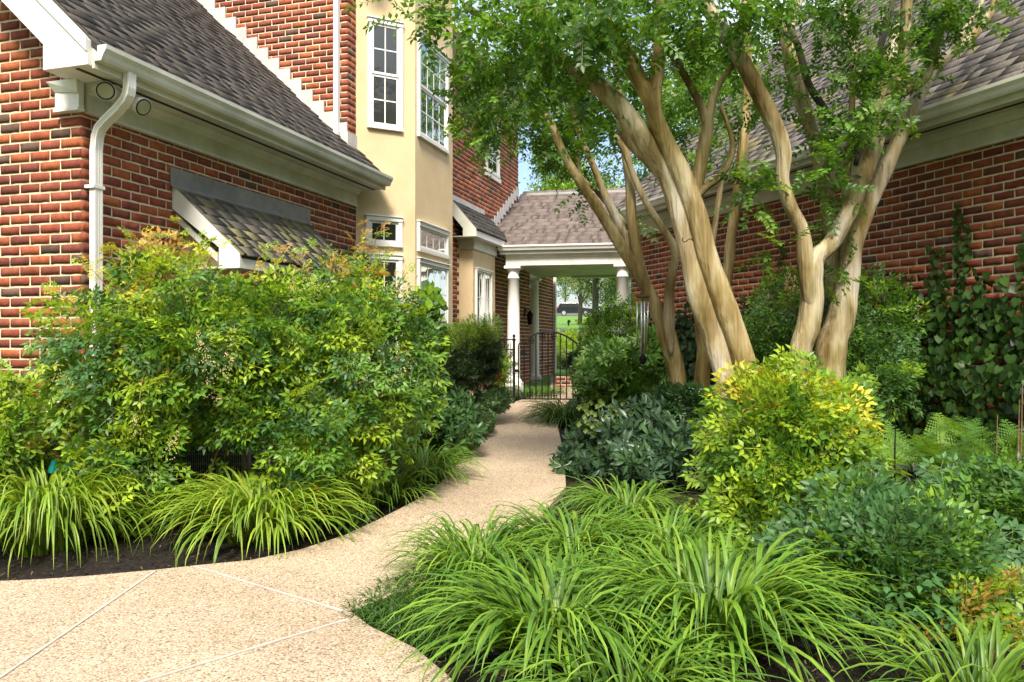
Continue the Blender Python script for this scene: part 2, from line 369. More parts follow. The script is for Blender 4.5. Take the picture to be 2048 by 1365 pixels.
# ------------------------------------------------------------------ ground, path
def sheet(name, xs, ys, zf, mat, kind='structure'):
    V = [(x, y, zf(x, y)) for y in ys for x in xs]; nx = len(xs)
    me = bpy.data.meshes.new(name); me.from_pydata(V, [], [(j * nx + i, j * nx + i + 1, (j + 1) * nx + i + 1, (j + 1) * nx + i) for j in range(len(ys) - 1) for i in range(nx - 1)])
    me.materials.append(mat); me.shade_smooth(); return tag(link(name, me, None), kind=kind)
def bed(x, y):
    h = gz(y)
    if y < 14: h += 0.02 * mnoise.noise(Vector((x * 1.7, y * 1.7, 0))) + 0.008 * mnoise.noise(Vector((x * 7, y * 7, 3)))
    return h
tag(sheet('mulch_bed', list(np.arange(-9, 10.01, 0.25)), list(np.arange(-6, 16.01, 0.25)), bed, M['mulch']), 'dark shredded bark mulch covering the planting beds')
tag(sheet('lawn', [-200, -60, -20, -5, 0, 5, 12, 30, 80, 250], [15.8, 17, 20, 25, 30, 40, 50, 60, 80, 100, 130, 400, 1200], lambda x, y: gz(y) - 0.01, M['lawn']), 'mown green lawn rising away beyond the portico')
tag(sheet('ground', [-1300, -200, -9, 9, 200, 1300], [-400, -60, -6, 16, 60, 300, 1300], lambda x, y: gz(y) - 0.35, M['lawn']), 'wider grassy ground around the houses')
tag(MB().obox(PX(900, 0, 47.5) * 1.0 - UP * (PX(900, 0, 47.5).z - gz(47.5) - 0.01), Vector((16, 0, 0)), Vector((0, 3, 0.162)), UP * 0.04).build('footpath', M['asphalt']), kind='structure')
tag(MB().obox(Vector((-30, 100.5, gz(100.5) + 0.005)), Vector((90, 0, 0)), Vector((0, 8, 0.43)), UP * 0.04).build('street', M['asphalt']), kind='structure')

lefte = [(-700, 1215), (-300, 1192), (0, 1181), (90, 1177), (170, 1171), (310, 1158), (390, 1149), (500, 1138), (600, 1116), (690, 1086), (760, 1052), (830, 1015), (880, 978), (915, 938), (945, 896), (968, 862), (990, 832), (1015, 814), (1047, 804), (1064, 798), (1072, 790)]
righte = [(1152, 790), (1145, 800), (1130, 815), (1118, 840), (1116, 865), (1122, 890), (1128, 930), (1132, 985), (1080, 1050), (1000, 1110), (900, 1165), (780, 1212), (700, 1243), (740, 1275), (830, 1320), (900, 1380), (960, 1500), (1000, 1700), (1000, 2300)]
ring = [GP(*p) for p in lefte] + [GP(*p) for p in righte]
A0_ = GP(-700, 1215); E0 = GP(1000, 2300)
ring += [Vector((E0.x, -1.0, gz(-1))), Vector((A0_.x, -1.0, gz(-1)))]
mb = MB(); top = [p + UP * 0.05 for p in ring]; bot = [p - UP * 0.15 for p in ring]; n = len(ring)
mb.poly(top + bot, [tuple(range(n))] + [(i, i + n, (i + 1) % n + n, (i + 1) % n) for i in range(n)])
path = mb.build('garden_path', M['aggregate']); tag(path, 'curved tan exposed aggregate path leading to the iron gate', kind='structure')
m_ = path.modifiers.new('tri', 'TRIANGULATE')
def onpath(a, w, parent):
    p, q = [GP(*k) + UP * 0.051 for k in a]; d = (q - p); x = d.cross(UP).normalized() * w / 2
    MB().poly([p - x, p + x, q + x, q - x, p - x + UP * .004, p + x + UP * .004, q + x + UP * .004, q - x + UP * .004], [(0, 1, 5, 4), (1, 2, 6, 5), (2, 3, 7, 6), (3, 0, 4, 7), (4, 5, 6, 7)]).build('joint_strip', M['joint'], parent)
for a in [((311, 1161), (-80, 1440)), ((389, 1152), (694, 1247)), ((694, 1262), (130, 1440)), ((1028, 812), (1108, 813))]:
    onpath(a, 0.014, path)
far = MB().obox(Vector((0.70, 14.2, gz(14.2) + 0.03)), Vector((0.55, 0, 0)), Vector((0.25, 5, 0.14)), UP * 0.05).build('far_path', M['aggregate']); tag(far, kind='structure')

# ------------------------------------------------------------------ LEFT HOUSE
house = empty('brick_house', L(0, 0, -CZ), 'red brick house with garage wing, tall stucco bay and stepped flashing, left of the path', 'house')
RP = 0.93
def roofz(q): return 2.14 + RP * (0.42 - q)
BR = []
def lz(z): return CZ + z
# front gable wall (along -N1)
w, p = brick_field(house, 'front_wall', L(0, 0, 0), -N1, -D1, 0, 2.8, 0.0, lz(5.2), pred=lambda s, z, lw: z < lz(roofz(-s)) - 0.06,
                   poly=[(0, 0), (2.8, 0), (2.8, lz(roofz(-2.8)) - .05), (0, lz(roofz(0)) - .05)]); BR += p
w, p = brick_field(house, 'side_wall', L(0, 0, 0), D1, N1, 0, 4.36, 0.0, lz(1.90), off=0.1); BR += p
w, p = brick_field(house, 'upper_gable_wall', L(4.14, 0, 0), -N1, -D1, 0, 4.6, lz(2.0), lz(5.6), pred=lambda s, z, lw: z > lz(roofz(-s)) + 0.0,
                   poly=[(0, lz(2.0)), (3.5, lz(5.4)), (4.6, lz(5.6)), (4.6, lz(5.61)), (0, lz(5.6))]); BR += p
w, p = brick_field(house, 'return_wall', L(4.14, 0, 0), D1, N1, 0, 0.25, lz(1.90), lz(5.6), off=0.1); BR += p
w, p = brick_field(house, 'main_wall', L(0, 0, 0), D1, N1, 6.85, 11.78, 0.1, lz(4.84),
                   pred=lambda s, z, lw: not ((9.45 < s < 10.35 and lz(3.35) < z < lz(4.45)) or (8.1 < s < 9.35 and z < lz(1.9)))); BR += p
w, p = brick_field(house, 'porch_wall', L(0, 0, 0), D1, N1, 11.78, 12.72, 0.1, lz(2.0)); BR += p
w, p = brick_field(house, 'rear_wall', L(0, 0, 0), D1, N1, 13.35, 15.35, 0.1, lz(2.1)); BR += p
w, p = brick_field(house, 'porch_end_wall', L(12.72, 0, 0), -N1, D1, 0, 0.8, 0.1, lz(2.0)); BR += p
finish_bricks(house, BR)
MB().obox(L(12.72, -0.8, -1.3), D1 * 0.65, -N1 * 0.1, UP * 3.3).build('recess_panel', M['dark'], house)
# soldier course above the small upper window
sp = []
for k in range(9):
    A = np.eye(4); A[:3, 0] = np.array(UP) * 1.0; A[:3, 1] = -np.array(N1); A[:3, 2] = -np.array(D1) * 0.95; A[:3, 3] = L(9.55 + k * 0.088, 0.006, 4.56)
    sp.append((k % 8, A, brick_col()))
for vi, A, c in sp: single('lintel_brick', BRV[vi], A, c, M['brick'], house)

# stucco bay
def slab(a, b, z0, z1, nrm, th, name, mat, parent):
    return MB().obox(Vector((a.x, a.y, lz(z0))), Vector((b.x - a.x, b.y - a.y, 0)), -nrm * th, UP * (z1 - z0)).build(name, mat, parent)
A45 = (D1 + N1).normalized(); NA = (N1 - D1).normalized(); NC = (N1 + D1).normalized()
pa, pb, pc_, pd = L(4.36, 0, 0), L(4.938, 0.578, 0), L(6.32, 0.578, 0), L(6.9, 0, 0)
mb = MB(); mb.prism([Vector((q.x, q.y, 0.05)) for q in (pa, pb, pc_, pd, L(6.9, -.3, 0), L(4.36, -.3, 0))], UP * (lz(5.3) - 0.05))
bay = mb.build('stucco_bay', M['stucco'], house)
# small stucco oriel box with lean-to roof
sb = MB().obox(L(8.11, 0, -1.25), D1 * 1.23, N1 * 0.261, UP * (1.25 + 1.75)).build('stucco_side_bay', M['stucco'], house)
# canopy box near the corner
cb = MB().prism([L(1.15, 0, -1.3), L(1.15, 0.50, -1.3), L(1.15, 0.50, 0.70), L(1.15, 0, 1.22)], D1 * 1.85).build('stucco_porch_box', M['stucco'], house)

# windows
def window(parent, P, ax, nrm, w, h, cols, rows, hung=False, fw=0.055):
    """P = lower-left corner on wall face"""
    ax = ax.normalized(); P = Vector(P); mb = MB(); pr = 0.035
    O = P - nrm * 0.01
    mb.obox(O, ax * w, nrm * (pr + .02), UP * fw); mb.obox(O + UP * (h - fw), ax * w, nrm * (pr + .02), UP * fw)
    mb.obox(O + UP * fw, ax * fw, nrm * (pr + .012), UP * (h - 2 * fw)); mb.obox(O + ax * (w - fw) + UP * fw, ax * fw, nrm * (pr + .012), UP * (h - 2 * fw))
    mb.obox(O + UP * (h) - ax * .01, ax * (w + .02), nrm * (pr + .035), UP * .018)
    wf = mb.build('window', M['white'], parent, bevel=0.003)
    iw, ih = w - 2 * fw, h - 2 * fw; I = P + ax * fw + UP * fw
    secs = [(0, ih / 2 - .0, 0.012), (ih / 2, ih / 2, 0.024)] if hung else [(0, ih, 0.015)]
    for z0, hh, dep in secs:
        sw = 0.032; mb = MB(); Q = I + UP * z0 + nrm * (dep - 0.012)
        mb.obox(Q, ax * iw, nrm * .014, UP * sw); mb.obox(Q + UP * (hh - sw), ax * iw, nrm * .014, UP * sw)
        mb.obox(Q + UP * sw, ax * sw, nrm * .0125, UP * (hh - 2 * sw)); mb.obox(Q + ax * (iw - sw) + UP * sw, ax * sw, nrm * .0125, UP * (hh - 2 * sw))
        mb.build('sash', M['white'], wf)
        gw, gh = (iw - 2 * sw), (hh - 2 * sw); G = Q + ax * sw + UP * sw
        for i in range(cols):
            for j in range(rows):
                MB().obox(G + ax * (gw * i / cols + .007) + UP * (gh * j / rows + .007), ax * (gw / cols - .014), nrm * .006, UP * (gh / rows - .014)).build('pane', M['glass'], wf)
        for i in range(1, cols): MB().obox(G + ax * (gw * i / cols - .008), ax * .016, nrm * .009, UP * gh).build('muntin', M['white'], wf)
        for j in range(1, rows): MB().obox(G + UP * (gh * j / rows - .008), ax * gw, nrm * .0105, UP * .016).build('muntin', M['white'], wf)
        MB().obox(G - nrm * .0, ax * gw, nrm * .003, UP * gh).build('backing', M['dark'], wf)
    return wf
def bayA(t, zc): return Vector((pa.x, pa.y, 0)) + A45 * t + UP * lz(zc)
window(house, bayA(0.145, 2.83), A45, NA, 0.49, 1.44, 2, 2, True)
window(house, bayA(0.125, 1.285), A45, NA, 0.50, 0.39, 2, 1)
window(house, bayA(0.125, -0.55), A45, NA, 0.50, 1.72, 2, 2, True)
def bayB(t, zc): return Vector((pb.x, pb.y, 0)) + D1 * t + UP * lz(zc)
window(house, bayB(0.06, 2.82), D1, N1, 1.09, 1.41, 4, 2, True)
window(house, bayB(0.06, 1.26), D1, N1, 1.09, 0.40, 4, 1)
window(house, bayB(0.06, -0.50), D1, N1, 1.09, 1.66, 4, 2, True)
window(house, L(9.55, 0.0, 3.35), D1, N1, 0.80, 1.05, 2, 2, True)
MB().obox(L(9.5, 0, 3.26), D1 * 0.9, N1 * .045, UP * .075).build('brick_sill', M['brick'] if False else M['trim'], house)
window(house, L(8.22, 0.261, -0.55), D1, N1, 0.42, 1.88, 2, 4, fw=.035)
window(house, L(8.66, 0.261, -0.55), D1, N1, 0.42, 1.88, 2, 4, fw=.035)

# garage roof
def roofdeck(fn, a0, a1, q0, q1, zf, th, name, parent, ax):
    return MB().prism([fn(a0, q0, zf(q0)), fn(a0, q1, zf(q1)), fn(a0, q1, zf(q1) - th), fn(a0, q0, zf(q0) - th)], ax * (a1 - a0)).build(name, M['deck'], parent)
MB().prism([L(-.27, .42, roofz(.42)), L(-.27, 0, roofz(0)), L(-.27, 0, roofz(0) - .04), L(-.27, .42, roofz(.42) - .04)], D1 * 4.70).build('eave_deck', M['deck'], house)
roofdeck(L, -.27, 4.13, 0, -4.2, roofz, .04, 'roof_deck', house, D1)
upL = (-N1 + UP * RP).normalized()
pl = shingles(L(0, .42, roofz(.42) + .002), D1, upL, -.27, 4.40, 6.2, 0.142, (0.085, 0.075, 0.068), pred=lambda s, d: s < 4.13 or d < 0.50)
place_many('shingle', 'shingles', SHV, pl, M['shingle'], house, 200)
# stepped flashing on gable
mb = MB()
k = 0; q = 0.0
for i in range(24):
    qa = -i * 0.166; za = roofz(qa)
    mb.obox(L(4.14, qa - .166 , za - .02) - D1 * .022, N1 * .166, D1 * .018, UP * (RP * .166 + .155))
mb.build('step_flashing', M['flash'], house)
MB().obox(L(4.12, 0.0, roofz(0) - .05), D1 * 0.26, N1 * .012, UP * .22).build('corner_flashing', M['flash'], house)
# frieze, crown, soffit, fascia and gutter
def eaves(fn, ax, a0, a1, parent, wa0=None, wa1=None, mat='trim'):
    wa0 = a0 if wa0 is None else wa0; wa1 = a1 if wa1 is None else wa1
    def ex(prof, s0, s1, name, mt=None):
        o = MB(); pts = [fn(s0, q, z) for q, z in prof]; o.prism(pts, ax * (s1 - s0)); return o.build(name, M[mt or mat], parent)
    ex([(0, 1.80), (.03, 1.80), (.03, 2.0), (0, 2.0)], wa0, wa1, 'frieze_board')
    ex([(0, 1.775), (.045, 1.775), (.045, 1.7995), (0, 1.7995)], wa0, wa1, 'frieze_bead')
    ex([(.0305, 1.925), (.055, 1.93), (.075, 1.965), (.11, 1.985), (.11, 2.0), (.0305, 2.0)], wa0, wa1, 'crown_molding')
    ex([(0, 2.001), (.37, 2.001), (.37, 2.018), (0, 2.018)], a0, a1, 'soffit')
    ex([(.22, 1.994), (.25, 1.994), (.25, 2.0005), (.22, 2.0005)], a0, a1, 'soffit_vent', 'deck')
    ex([(.371, 1.985), (.392, 1.985), (.392, 2.13), (.371, 2.13)], a0, a1, 'fascia_board')
    g = MB(); prof = [(.393, 2.035), (.455, 2.035), (.468, 2.055), (.478, 2.085), (.500, 2.115), (.502, 2.145), (.496, 2.145), (.494, 2.12), (.470, 2.09), (.452, 2.042), (.399, 2.042), (.399, 2.14), (.393, 2.14)]
    n = len(prof); A = [fn(a0, q, z) for q, z in prof]; B = [fn(a1, q, z) for q, z in prof]
    g.poly(A + B, [(i, (i + 1) % n, (i + 1) % n + n, i + n) for i in range(n)])
    cp = [(.393, 2.035), (.455, 2.035), (.478, 2.085), (.500, 2.115), (.502, 2.145), (.393, 2.145)]
    g.prism([fn(a0 - .004, q, z) for q, z in cp], ax * .004); g.prism([fn(a1, q, z) for q, z in cp], ax * .004)
    gt = g.build('gutter', M[mat], parent)
    MB().prism([fn(a0, .39, 2.143), fn(a0, .475, 2.125), fn(a0, .475, 2.128), fn(a0, .39, 2.152)], ax * (a1 - a0)).build('drip_edge', M['greyflash'], parent)
eaves(L, D1, -.262, 4.42, house, 0.03, 4.34)
# rake board, cornice return
def rk(s, q, dz=0): return L(s, q, roofz(q) + dz)
MB().prism([rk(-.30, .365, -.005), rk(-.30, -3.9, -.005), rk(-.30, -3.9, -.37), L(-.30, -.035, 2.187), L(-.30, .365, 2.187)] , D1 * .028).build('rake_board', M['white'], house)
MB().prism([rk(-.317, .37, .012), rk(-.317, -3.9, .012), rk(-.317, -3.9, -.09), rk(-.317, .37, -.09)], D1 * .016).build('rake_trim', M['white'], house)
MB().prism([L(-.27, .0, roofz(0) - .35), L(-.27, -3.9, roofz(-3.9) - .35), L(-.27, -3.9, roofz(-3.9) - .37), L(-.27, .0, roofz(0) - .37)], D1 * .262).build('rake_soffit', M['white'], house)
MB().obox(L(-.302, -.04, 2.0), D1 * .30, N1 * .41, UP * .185).build('cornice_return', M['white'], house, bevel=.004)
MB().prism([L(-.05, -.20, 1.80), L(-.05, .03, 1.80), L(-.05, .03, 1.999), L(-.05, -.20, 1.999)], D1 * .048).build('frieze_return', M['white'], house)
MB().prism([L(-.055, -.20, 1.93), L(-.10, -.235, 1.999), L(-.10, .05, 1.999), L(-.075, .04, 1.91)], D1 * .02).build('return_molding', M['white'], house)
MB().obox(L(-.065, -.205, 1.775), D1 * .064, N1 * .24, UP * .024).build('return_bead', M['white'], house)

# downspouts
def downspout(parent, pts, w=.075, d=.055, mat='white', nrm=N1, name='downspout'):
    mb = MB(); pts = [Vector(p) for p in pts]; ax = nrm.cross(UP).normalized(); secs = []
    n = len(pts); ridge = [(-.5, -.5), (.5, -.5), (.5, -.2), (.44, -.2), (.44, -.1), (.5, -.1), (.5, .1), (.44, .1), (.44, .2), (.5, .2), (.5, .5), (.25, .5), (.25, .42), (.1, .42), (.1, .5), (-.1, .5), (-.1, .42), (-.25, .42), (-.25, .5), (-.5, .5)]
    k = len(ridge); V = []
    for i, p in enumerate(pts):
        t = (pts[min(i + 1, n - 1)] - pts[max(i - 1, 0)]).normalized(); y = ax.cross(t).normalized()
        if y.dot(nrm) < 0: y = -y
        V += [p + ax * (a * w) + y * (b_ * d) for a, b_ in ridge]
    mb.poly(V, [(i * k + j, i * k + (j + 1) % k, (i + 1) * k + (j + 1) % k, (i + 1) * k + j) for i in range(n - 1) for j in range(k)] + [tuple(range(k)), tuple(range((n - 1) * k, n * k))])
    return mb.build(name, M[mat], parent)
dsp = [L(.03, .43, 2.05), L(.03, .43, 1.93), L(.03, .42, 1.88), L(.035, .39, 1.84), L(.05, .30, 1.78), L(.07, .17, 1.71), L(.08, .10, 1.66), L(.085, .072, 1.60), L(.085, .06, 1.5), L(.085, .06, -.9), L(.085, .06, -1.15)]
ds = downspout(house, dsp)
for zc in (1.2, -.2): MB().obox(L(.03, .0, zc), D1 * .11, N1 * .092, UP * .025).build('strap', M['white'], ds)
downspout(house, [L(4.14, -.13, 5.4) - D1 * .05, L(4.14, -.13, 2.72) - D1 * .05, L(4.14, -.13, 2.62) - D1 * .09, L(4.14, -.10, 2.58) - D1 * .16], .06, .06, nrm=-D1)
downspout(house, [L(14.9, .06, 2.0), L(14.9, .06, -.9)], .08, .06)
# canopy over porch box
CN = (N1 * 0.63 + UP * 0.70).normalized()
def cz_(q): return 1.40 - q * 0.90
MB().prism([L(1.0, 0, cz_(0)), L(1.0, .70, cz_(.70)), L(1.0, .70, cz_(.70) - .03), L(1.0, 0, cz_(0) - .03)], D1 * 2.17).build('canopy_deck', M['deck'], house)
pl = shingles(L(0, .71, cz_(.71) + .002), D1, (-N1 + UP * .9).normalized(), 0.99, 3.18, .93, 0.142, (0.14, 0.13, 0.11), moss=.35, tab=.22)
place_many('canopy_shingle', 'canopy_shingles', SHV, pl, M['shingle'], house, 120)
MB().prism([L(.985, 0, cz_(0) + .01), L(.985, .70, cz_(.70) + .01), L(.985, .70, .655), L(.985, .49, .655), L(.985, .49, .84), L(.985, .0, 1.20)], D1 * .028).build('canopy_rake', M['white'], house)
MB().prism([L(1.03, .0, 1.17), L(1.03, .44, .78), L(1.03, .44, .72), L(1.03, .0, 1.10)], D1 * .115).build('canopy_inner_trim', M['white'], house)
MB().obox(L(1.014, .675, .655), D1 * 2.15, N1 * .024, UP * .115).build('canopy_fascia', M['trim'], house)
MB().obox(L(1.014, .0, .66), D1 * 2.15, N1 * .674, UP * .015).build('canopy_soffit', M['trim'], house)
MB().prism([L(.95, .004, 1.56), L(.95, .004, 1.40), L(.95, .05, 1.372), L(.95, .05, 1.378), L(.95, .02, 1.41), L(.95, .02, 1.56)], D1 * 2.28).build('canopy_flashing', M['greyflash'], house)
MB().obox(L(1.12, .50, -1.2), D1 * .08, N1 * .06, UP * 1.9).build('canopy_post', M['white'], house)
# side bay lean-to roof
def sz(q): return 2.47 - q * 1.15
MB().prism([L(7.78, 0, sz(0)), L(7.78, .44, sz(.44)), L(7.78, .44, sz(.44) - .03), L(7.78, 0, sz(0) - .03)], D1 * 2.0).build('bay_roof_deck', M['deck'], house)
pl = shingles(L(0, .45, sz(.45) + .002), D1, (-N1 + UP * 1.15).normalized(), 7.77, 9.80, .66, 0.13, (0.10, 0.095, 0.085), tab=.22)
place_many('bay_shingle', 'bay_shingles', SHV, pl, M['shingle'], house, 60)
MB().prism([L(7.77, 0, sz(0)), L(7.77, .44, sz(.44)), L(7.77, .44, 1.835), L(7.77, .20, 1.835), L(7.77, .20, 1.98), L(7.77, 0, 2.22)], D1 * .025).build('bay_rake', M['trim'], house)
MB().obox(L(7.796, .42, 1.835), D1 * 1.96, N1 * .02, UP * .11).build('bay_fascia', M['white'], house)
MB().obox(L(7.796, 0, 1.84), D1 * 1.96, N1 * .42, UP * .014).build('bay_soffit', M['trim'], house)
MB().obox(L(8.08, .0, 1.66), D1 * 1.29, N1 * .29, UP * .18).build('bay_frieze', M['trim'], house)
MB().obox(L(7.75, .0, sz(0) - .03), D1 * 1.72, N1 * .014, UP * .13).build('bay_flashing', M['flash'], house)
# main eaves above brick wall
MB().obox(L(6.8, 0, 4.84), D1 * 5.3, N1 * .035, UP * .16).build('upper_frieze', M['white'], house)
MB().obox(L(6.7, -.05, 5.0), D1 * 5.5, N1 * .40, UP * .02).build('upper_soffit', M['white'], house)
MB().obox(L(6.7, .35, 5.0), D1 * 5.5, N1 * .1, UP * .13).build('upper_gutter', M['white'], house)
MB().prism([L(3.9, .45, 5.14), L(3.9, -3.5, 8.0), L(3.9, -3.5, 7.96), L(3.9, .45, 5.10)], D1 * 8.3).build('upper_roof', M['deck'], house)
MB().obox(L(4.2, -4.5, 2.2), D1 * 7.5, N1 * .2, UP * 3.4).build('core_wall', M['mortar'], house)
mb = MB()
for i in range(14):
    sA = 11.78 - i * .19 ; zA = 3.34 - i * .19 * .577
    if sA < 9.4: break
    mb.obox(L(sA - .19, 0.0, zA - .11), D1 * .19, N1 * .014, UP * .22)
mb.build('portico_step_flashing', M['flash'], house)

# floodlights by the eave
fl = empty('floodlight', L(.0, .20, 1.98), 'white twin round security floodlight under the eave at the brick corner', 'floodlight')
MB().lathe(L(.12, .2, 1.975), [(.045, 0), (.045, .02)], 20).build('mount_plate', M['white'], fl)
for tgt, c in (((-.0, .25, 1.905), Vector((.25, -.95, -.12))), ((.235, .33, 1.87), Vector((.80, -.35, -.45)))):
    c = c.normalized(); P = L(*tgt); MB().tube([L(.12, .2, 1.975), P - c * .03], .012, 8).build('swivel_arm', M['white'], fl)
    hd = MB().tube([P - c * .07, P - c * .05, P + c * .0, P + c * .05], [.028, .05, .062, .073], 20).build('lamp_head', M['white'], fl, smooth=True)
    MB().tube([P + c * .052, P + c * .046], [.058, .058], 20).build('lamp_glass', M['lens'], hd)
    mb = MB(); MB.tube(mb, [P + c * .0535, P + c * .0525], [.068, .068], 20).build('lamp_gap_shade', M['dark'], hd); MB().tube([P + c * .056, P + c * .054], [.056, .056], 20).build('lamp_glass', M['lens'], hd)  # near-black ring paints the shaded gap between rim and lens

vb = empty('roof_vent_box', PX(1003, 452, 14.7), 'small black box fixture on the brick wall above the portico gutter', 'outdoor light')
MB().obox(L(9.15, .03, 2.20), D1 * .30, N1 * .13, UP * .11).build('box_shell', M['iron'], vb, bevel=.01)
MB().obox(L(9.25, .0, 2.16), D1 * .08, N1 * .05, UP * .05).build('bracket', M['iron'], vb)
# wall lantern
wl = empty('wall_lantern', PX(1052, 640, 17.6), 'black wall lantern on the dark brick between the portico columns', 'lantern')
lc = L(12.3, .12, .55)
MB().tube([L(12.3, .0, .72), L(12.3, .06, .80), L(12.3, .12, .76), lc + UP * .14], .012, 6).build('bracket', M['iron'], wl)
MB().lathe(lc - UP * .12, [(.02, 0), (.05, .01), (.07, .22), (.085, .23), (.03, .29), (.005, .33)], 8).build('lantern_body', M['iron'], wl)
MB().obox(L(12.25, .0, .62), D1 * .1, N1 * .02, UP * .2).build('back_plate', M['iron'], wl)

# ------------------------------------------------------------------ RIGHT HOUSE
rh = empty('brick_garage', R(0, 0, -CZ), 'long low red brick building with grey shingle roof, right of the path', 'house')
BR = []
w, p = brick_field(rh, 'side_wall', R(0, 0, 0), D2, N2, -3.2, 6.73, 0.0, lz(1.90), off=.07); BR += p
w, p = brick_field(rh, 'end_wall', R(6.73, 0, 0), -N2, D2, 0, 3.0, 0.0, lz(1.9), off=.03); BR += p
finish_bricks(rh, BR)
RP2 = 0.957
def roofz2(q): return 2.14 + RP2 * (.42 - q)
roofdeck(R, -4.2, 6.7, .42, -3.30, roofz2, .04, 'roof_deck', rh, D2)
roofdeck(R, -4.2, 6.7, -3.30, -7.0, lambda q: roofz2(-3.30) - RP2 * (-3.30 - q), .04, 'rear_roof_deck', rh, D2)
pl = shingles(R(0, .42, roofz2(.42) + .002), D2, (-N2 + UP * RP2).normalized(), -4.2, 6.72, 5.12, 0.142, (0.15, 0.135, 0.125), moss=.15)
place_many('shingle', 'shingles', SHV, pl, M['shingle'], rh, 300)
MB().prism([R(-4.2, -3.2, roofz2(-3.2) + .012), R(-4.2, -3.30, roofz2(-3.3) + .03), R(-4.2, -3.40, roofz2(-3.2) + .012)], D2 * 10.95).build('ridge_cap', M['greyflash'], rh)
MB().prism([R(6.72, .42, roofz2(.42)), R(6.72, -3.3, roofz2(-3.3)), R(6.72, -3.3, roofz2(-3.3) - .2), R(6.72, .42, roofz2(.42) - .14)], D2 * .025).build('rake_board', M['white'], rh)
MB().prism([R(6.5, .0, 1.9), R(6.5, -3.3, roofz2(-3.3) - .1), R(6.5, -6.6, 1.9)], D2 * .2).build('gable_panel', M['trim'], rh)
eaves(R, D2, -4.2, 6.72, rh, -3.2, 6.70)

# ------------------------------------------------------------------ PORTICO
po = empty('portico', Vector((1.0, 15.0, gz(15))), 'white columned portico with grey shingle roof joining the two brick buildings', 'portico')
PA = Vector((-.30, 15.08, 0)); PB = Vector((2.34, 14.60, 0)); PD = (PB - PA).normalized(); PN = Vector((PD.y, -PD.x, 0))
if PN.y > 0: PN = -PN
def P_(a, q, zc): return PA + PD * a + PN * q + UP * lz(zc)
PL = (PB - PA).length
BL0 = .21   # beam start
def pex(prof, a0, a1, name, mat): return MB().prism([P_(a0, q, z) for q, z in prof], PD * (a1 - a0)).build(name, M[mat], po)
pex([(-.14, 1.49), (.14, 1.49), (.14, 1.72), (-.14, 1.72)], BL0, PL, 'beam', 'trim')
pex([(.1405, 1.49), (.15, 1.49), (.15, 1.52), (.1405, 1.52)], BL0, PL, 'beam_bead', 'trim')
pex([(.0, 1.721), (.22, 1.721), (.22, 1.735), (0, 1.735)], BL0 - .05, PL, 'soffit', 'trim')
pex([(.141, 1.64), (.16, 1.645), (.20, 1.71), (.20, 1.72), (.141, 1.72)], BL0, PL, 'crown_molding', 'trim')
pex([(.221, 1.70), (.245, 1.70), (.245, 1.81), (.221, 1.81)], BL0 - .1, PL + .1, 'fascia_board', 'trim')
pex([(.246, 1.765), (.30, 1.765), (.315, 1.80), (.34, 1.83), (.34, 1.86), (.246, 1.86)], BL0 - .12, PL + .1, 'gutter', 'white')
RZ = 3.34; RQ = -2.45
pr = (RZ - 1.86) / (.27 - RQ)
def pz(q): return 1.86 + pr * (.27 - q)
lefts = lambda q: BL0 - .45 + 0.30 * 0
def wallA(q):   # along-position where the house wall plane is met at depth q
    # solve N1 . (P - C0) = 0.02
    p0 = PA + PN * q; return (0.02 - N1.dot(p0 - C0)) / N1.dot(PD)
MB().prism([P_(wallA(.27), .27, pz(.27)), P_(wallA(RQ), RQ, pz(RQ)), P_(PL + 1.6, RQ, pz(RQ)), P_(PL + .1, .27, pz(.27))], -UP * .04).build('roof_deck', M['deck'], po)
ln = math.hypot(.27 - RQ, RZ - 1.86); cq = (.27 - RQ) / ln
pl = shingles(P_(0, .28, pz(.28) + .002), PD, (-PN * (.27 - RQ) + UP * (RZ - 1.86)).normalized(), -1.2, PL + 1.7, ln, 0.205, (0.15, 0.122, 0.112),
              pred=lambda s, d: s > wallA(.27 - d * cq) and s < PL + .1 + d * .5, tab=.26)
place_many('shingle', 'shingles', SHV, pl, M['shingle'], po, 200)
MB().prism([P_(.2, RQ + .1, pz(RQ + .1) + .012), P_(.2, RQ, pz(RQ) + .03), P_(.2, RQ - .1, pz(RQ + .1) + .012)], PD * (PL + 1.4)).build('ridge_cap', M['greyflash'], po)
MB().prism([P_(.4, RQ - 2.6, 1.86), P_(.4, RQ, RZ - .01), P_(.4, RQ, RZ - .05), P_(.4, RQ - 2.6, 1.82)], PD * (PL + 1)).build('rear_roof', M['deck'], po)
pex([(-.141, 1.60), (-3.9, 1.60), (-3.9, 1.62), (-.141, 1.62)], BL0, PL, 'ceiling', 'trim')
pex([(-3.55, 1.56), (-3.80, 1.56), (-3.80, 1.80), (-3.55, 1.80)], BL0 + .9, PL + .3, 'rear_beam', 'trim')
def column(c, ztop, zbot, r):
    H = ztop - zbot; c = Vector((c[0], c[1], lz(zbot)))
    col = MB().lathe(c + UP * .055, [(r * 1.28, 0), (r * 1.32, .02), (r * 1.25, .05), (r * 1.08, .06), (r * 1.02, .085), (r * 1.0, .1), (r * .985, H * .35), (r * .93, H * .6), (r * .85, H - .30), (r * .93, H - .295), (r * .93, H - .275), (r * .85, H - .27), (r * .85, H - .16), (r * .98, H - .14), (r * 1.12, H - .115), (r * 1.14, H - .105)], 32).build('column', M['white'], po, smooth=True)
    MB().obox(c + PD * (-r * 1.25) + PN * (-r * 1.25) + UP * (H - .052), PD * (2.5 * r), PN * (2.5 * r), UP * .05).build('capital_block', M['white'], col)
    MB().obox(c - PD * r * 1.4 - PN * r * 1.4, PD * 2.8 * r, PN * 2.8 * r, UP * .055).build('plinth_block', M['white'], col)
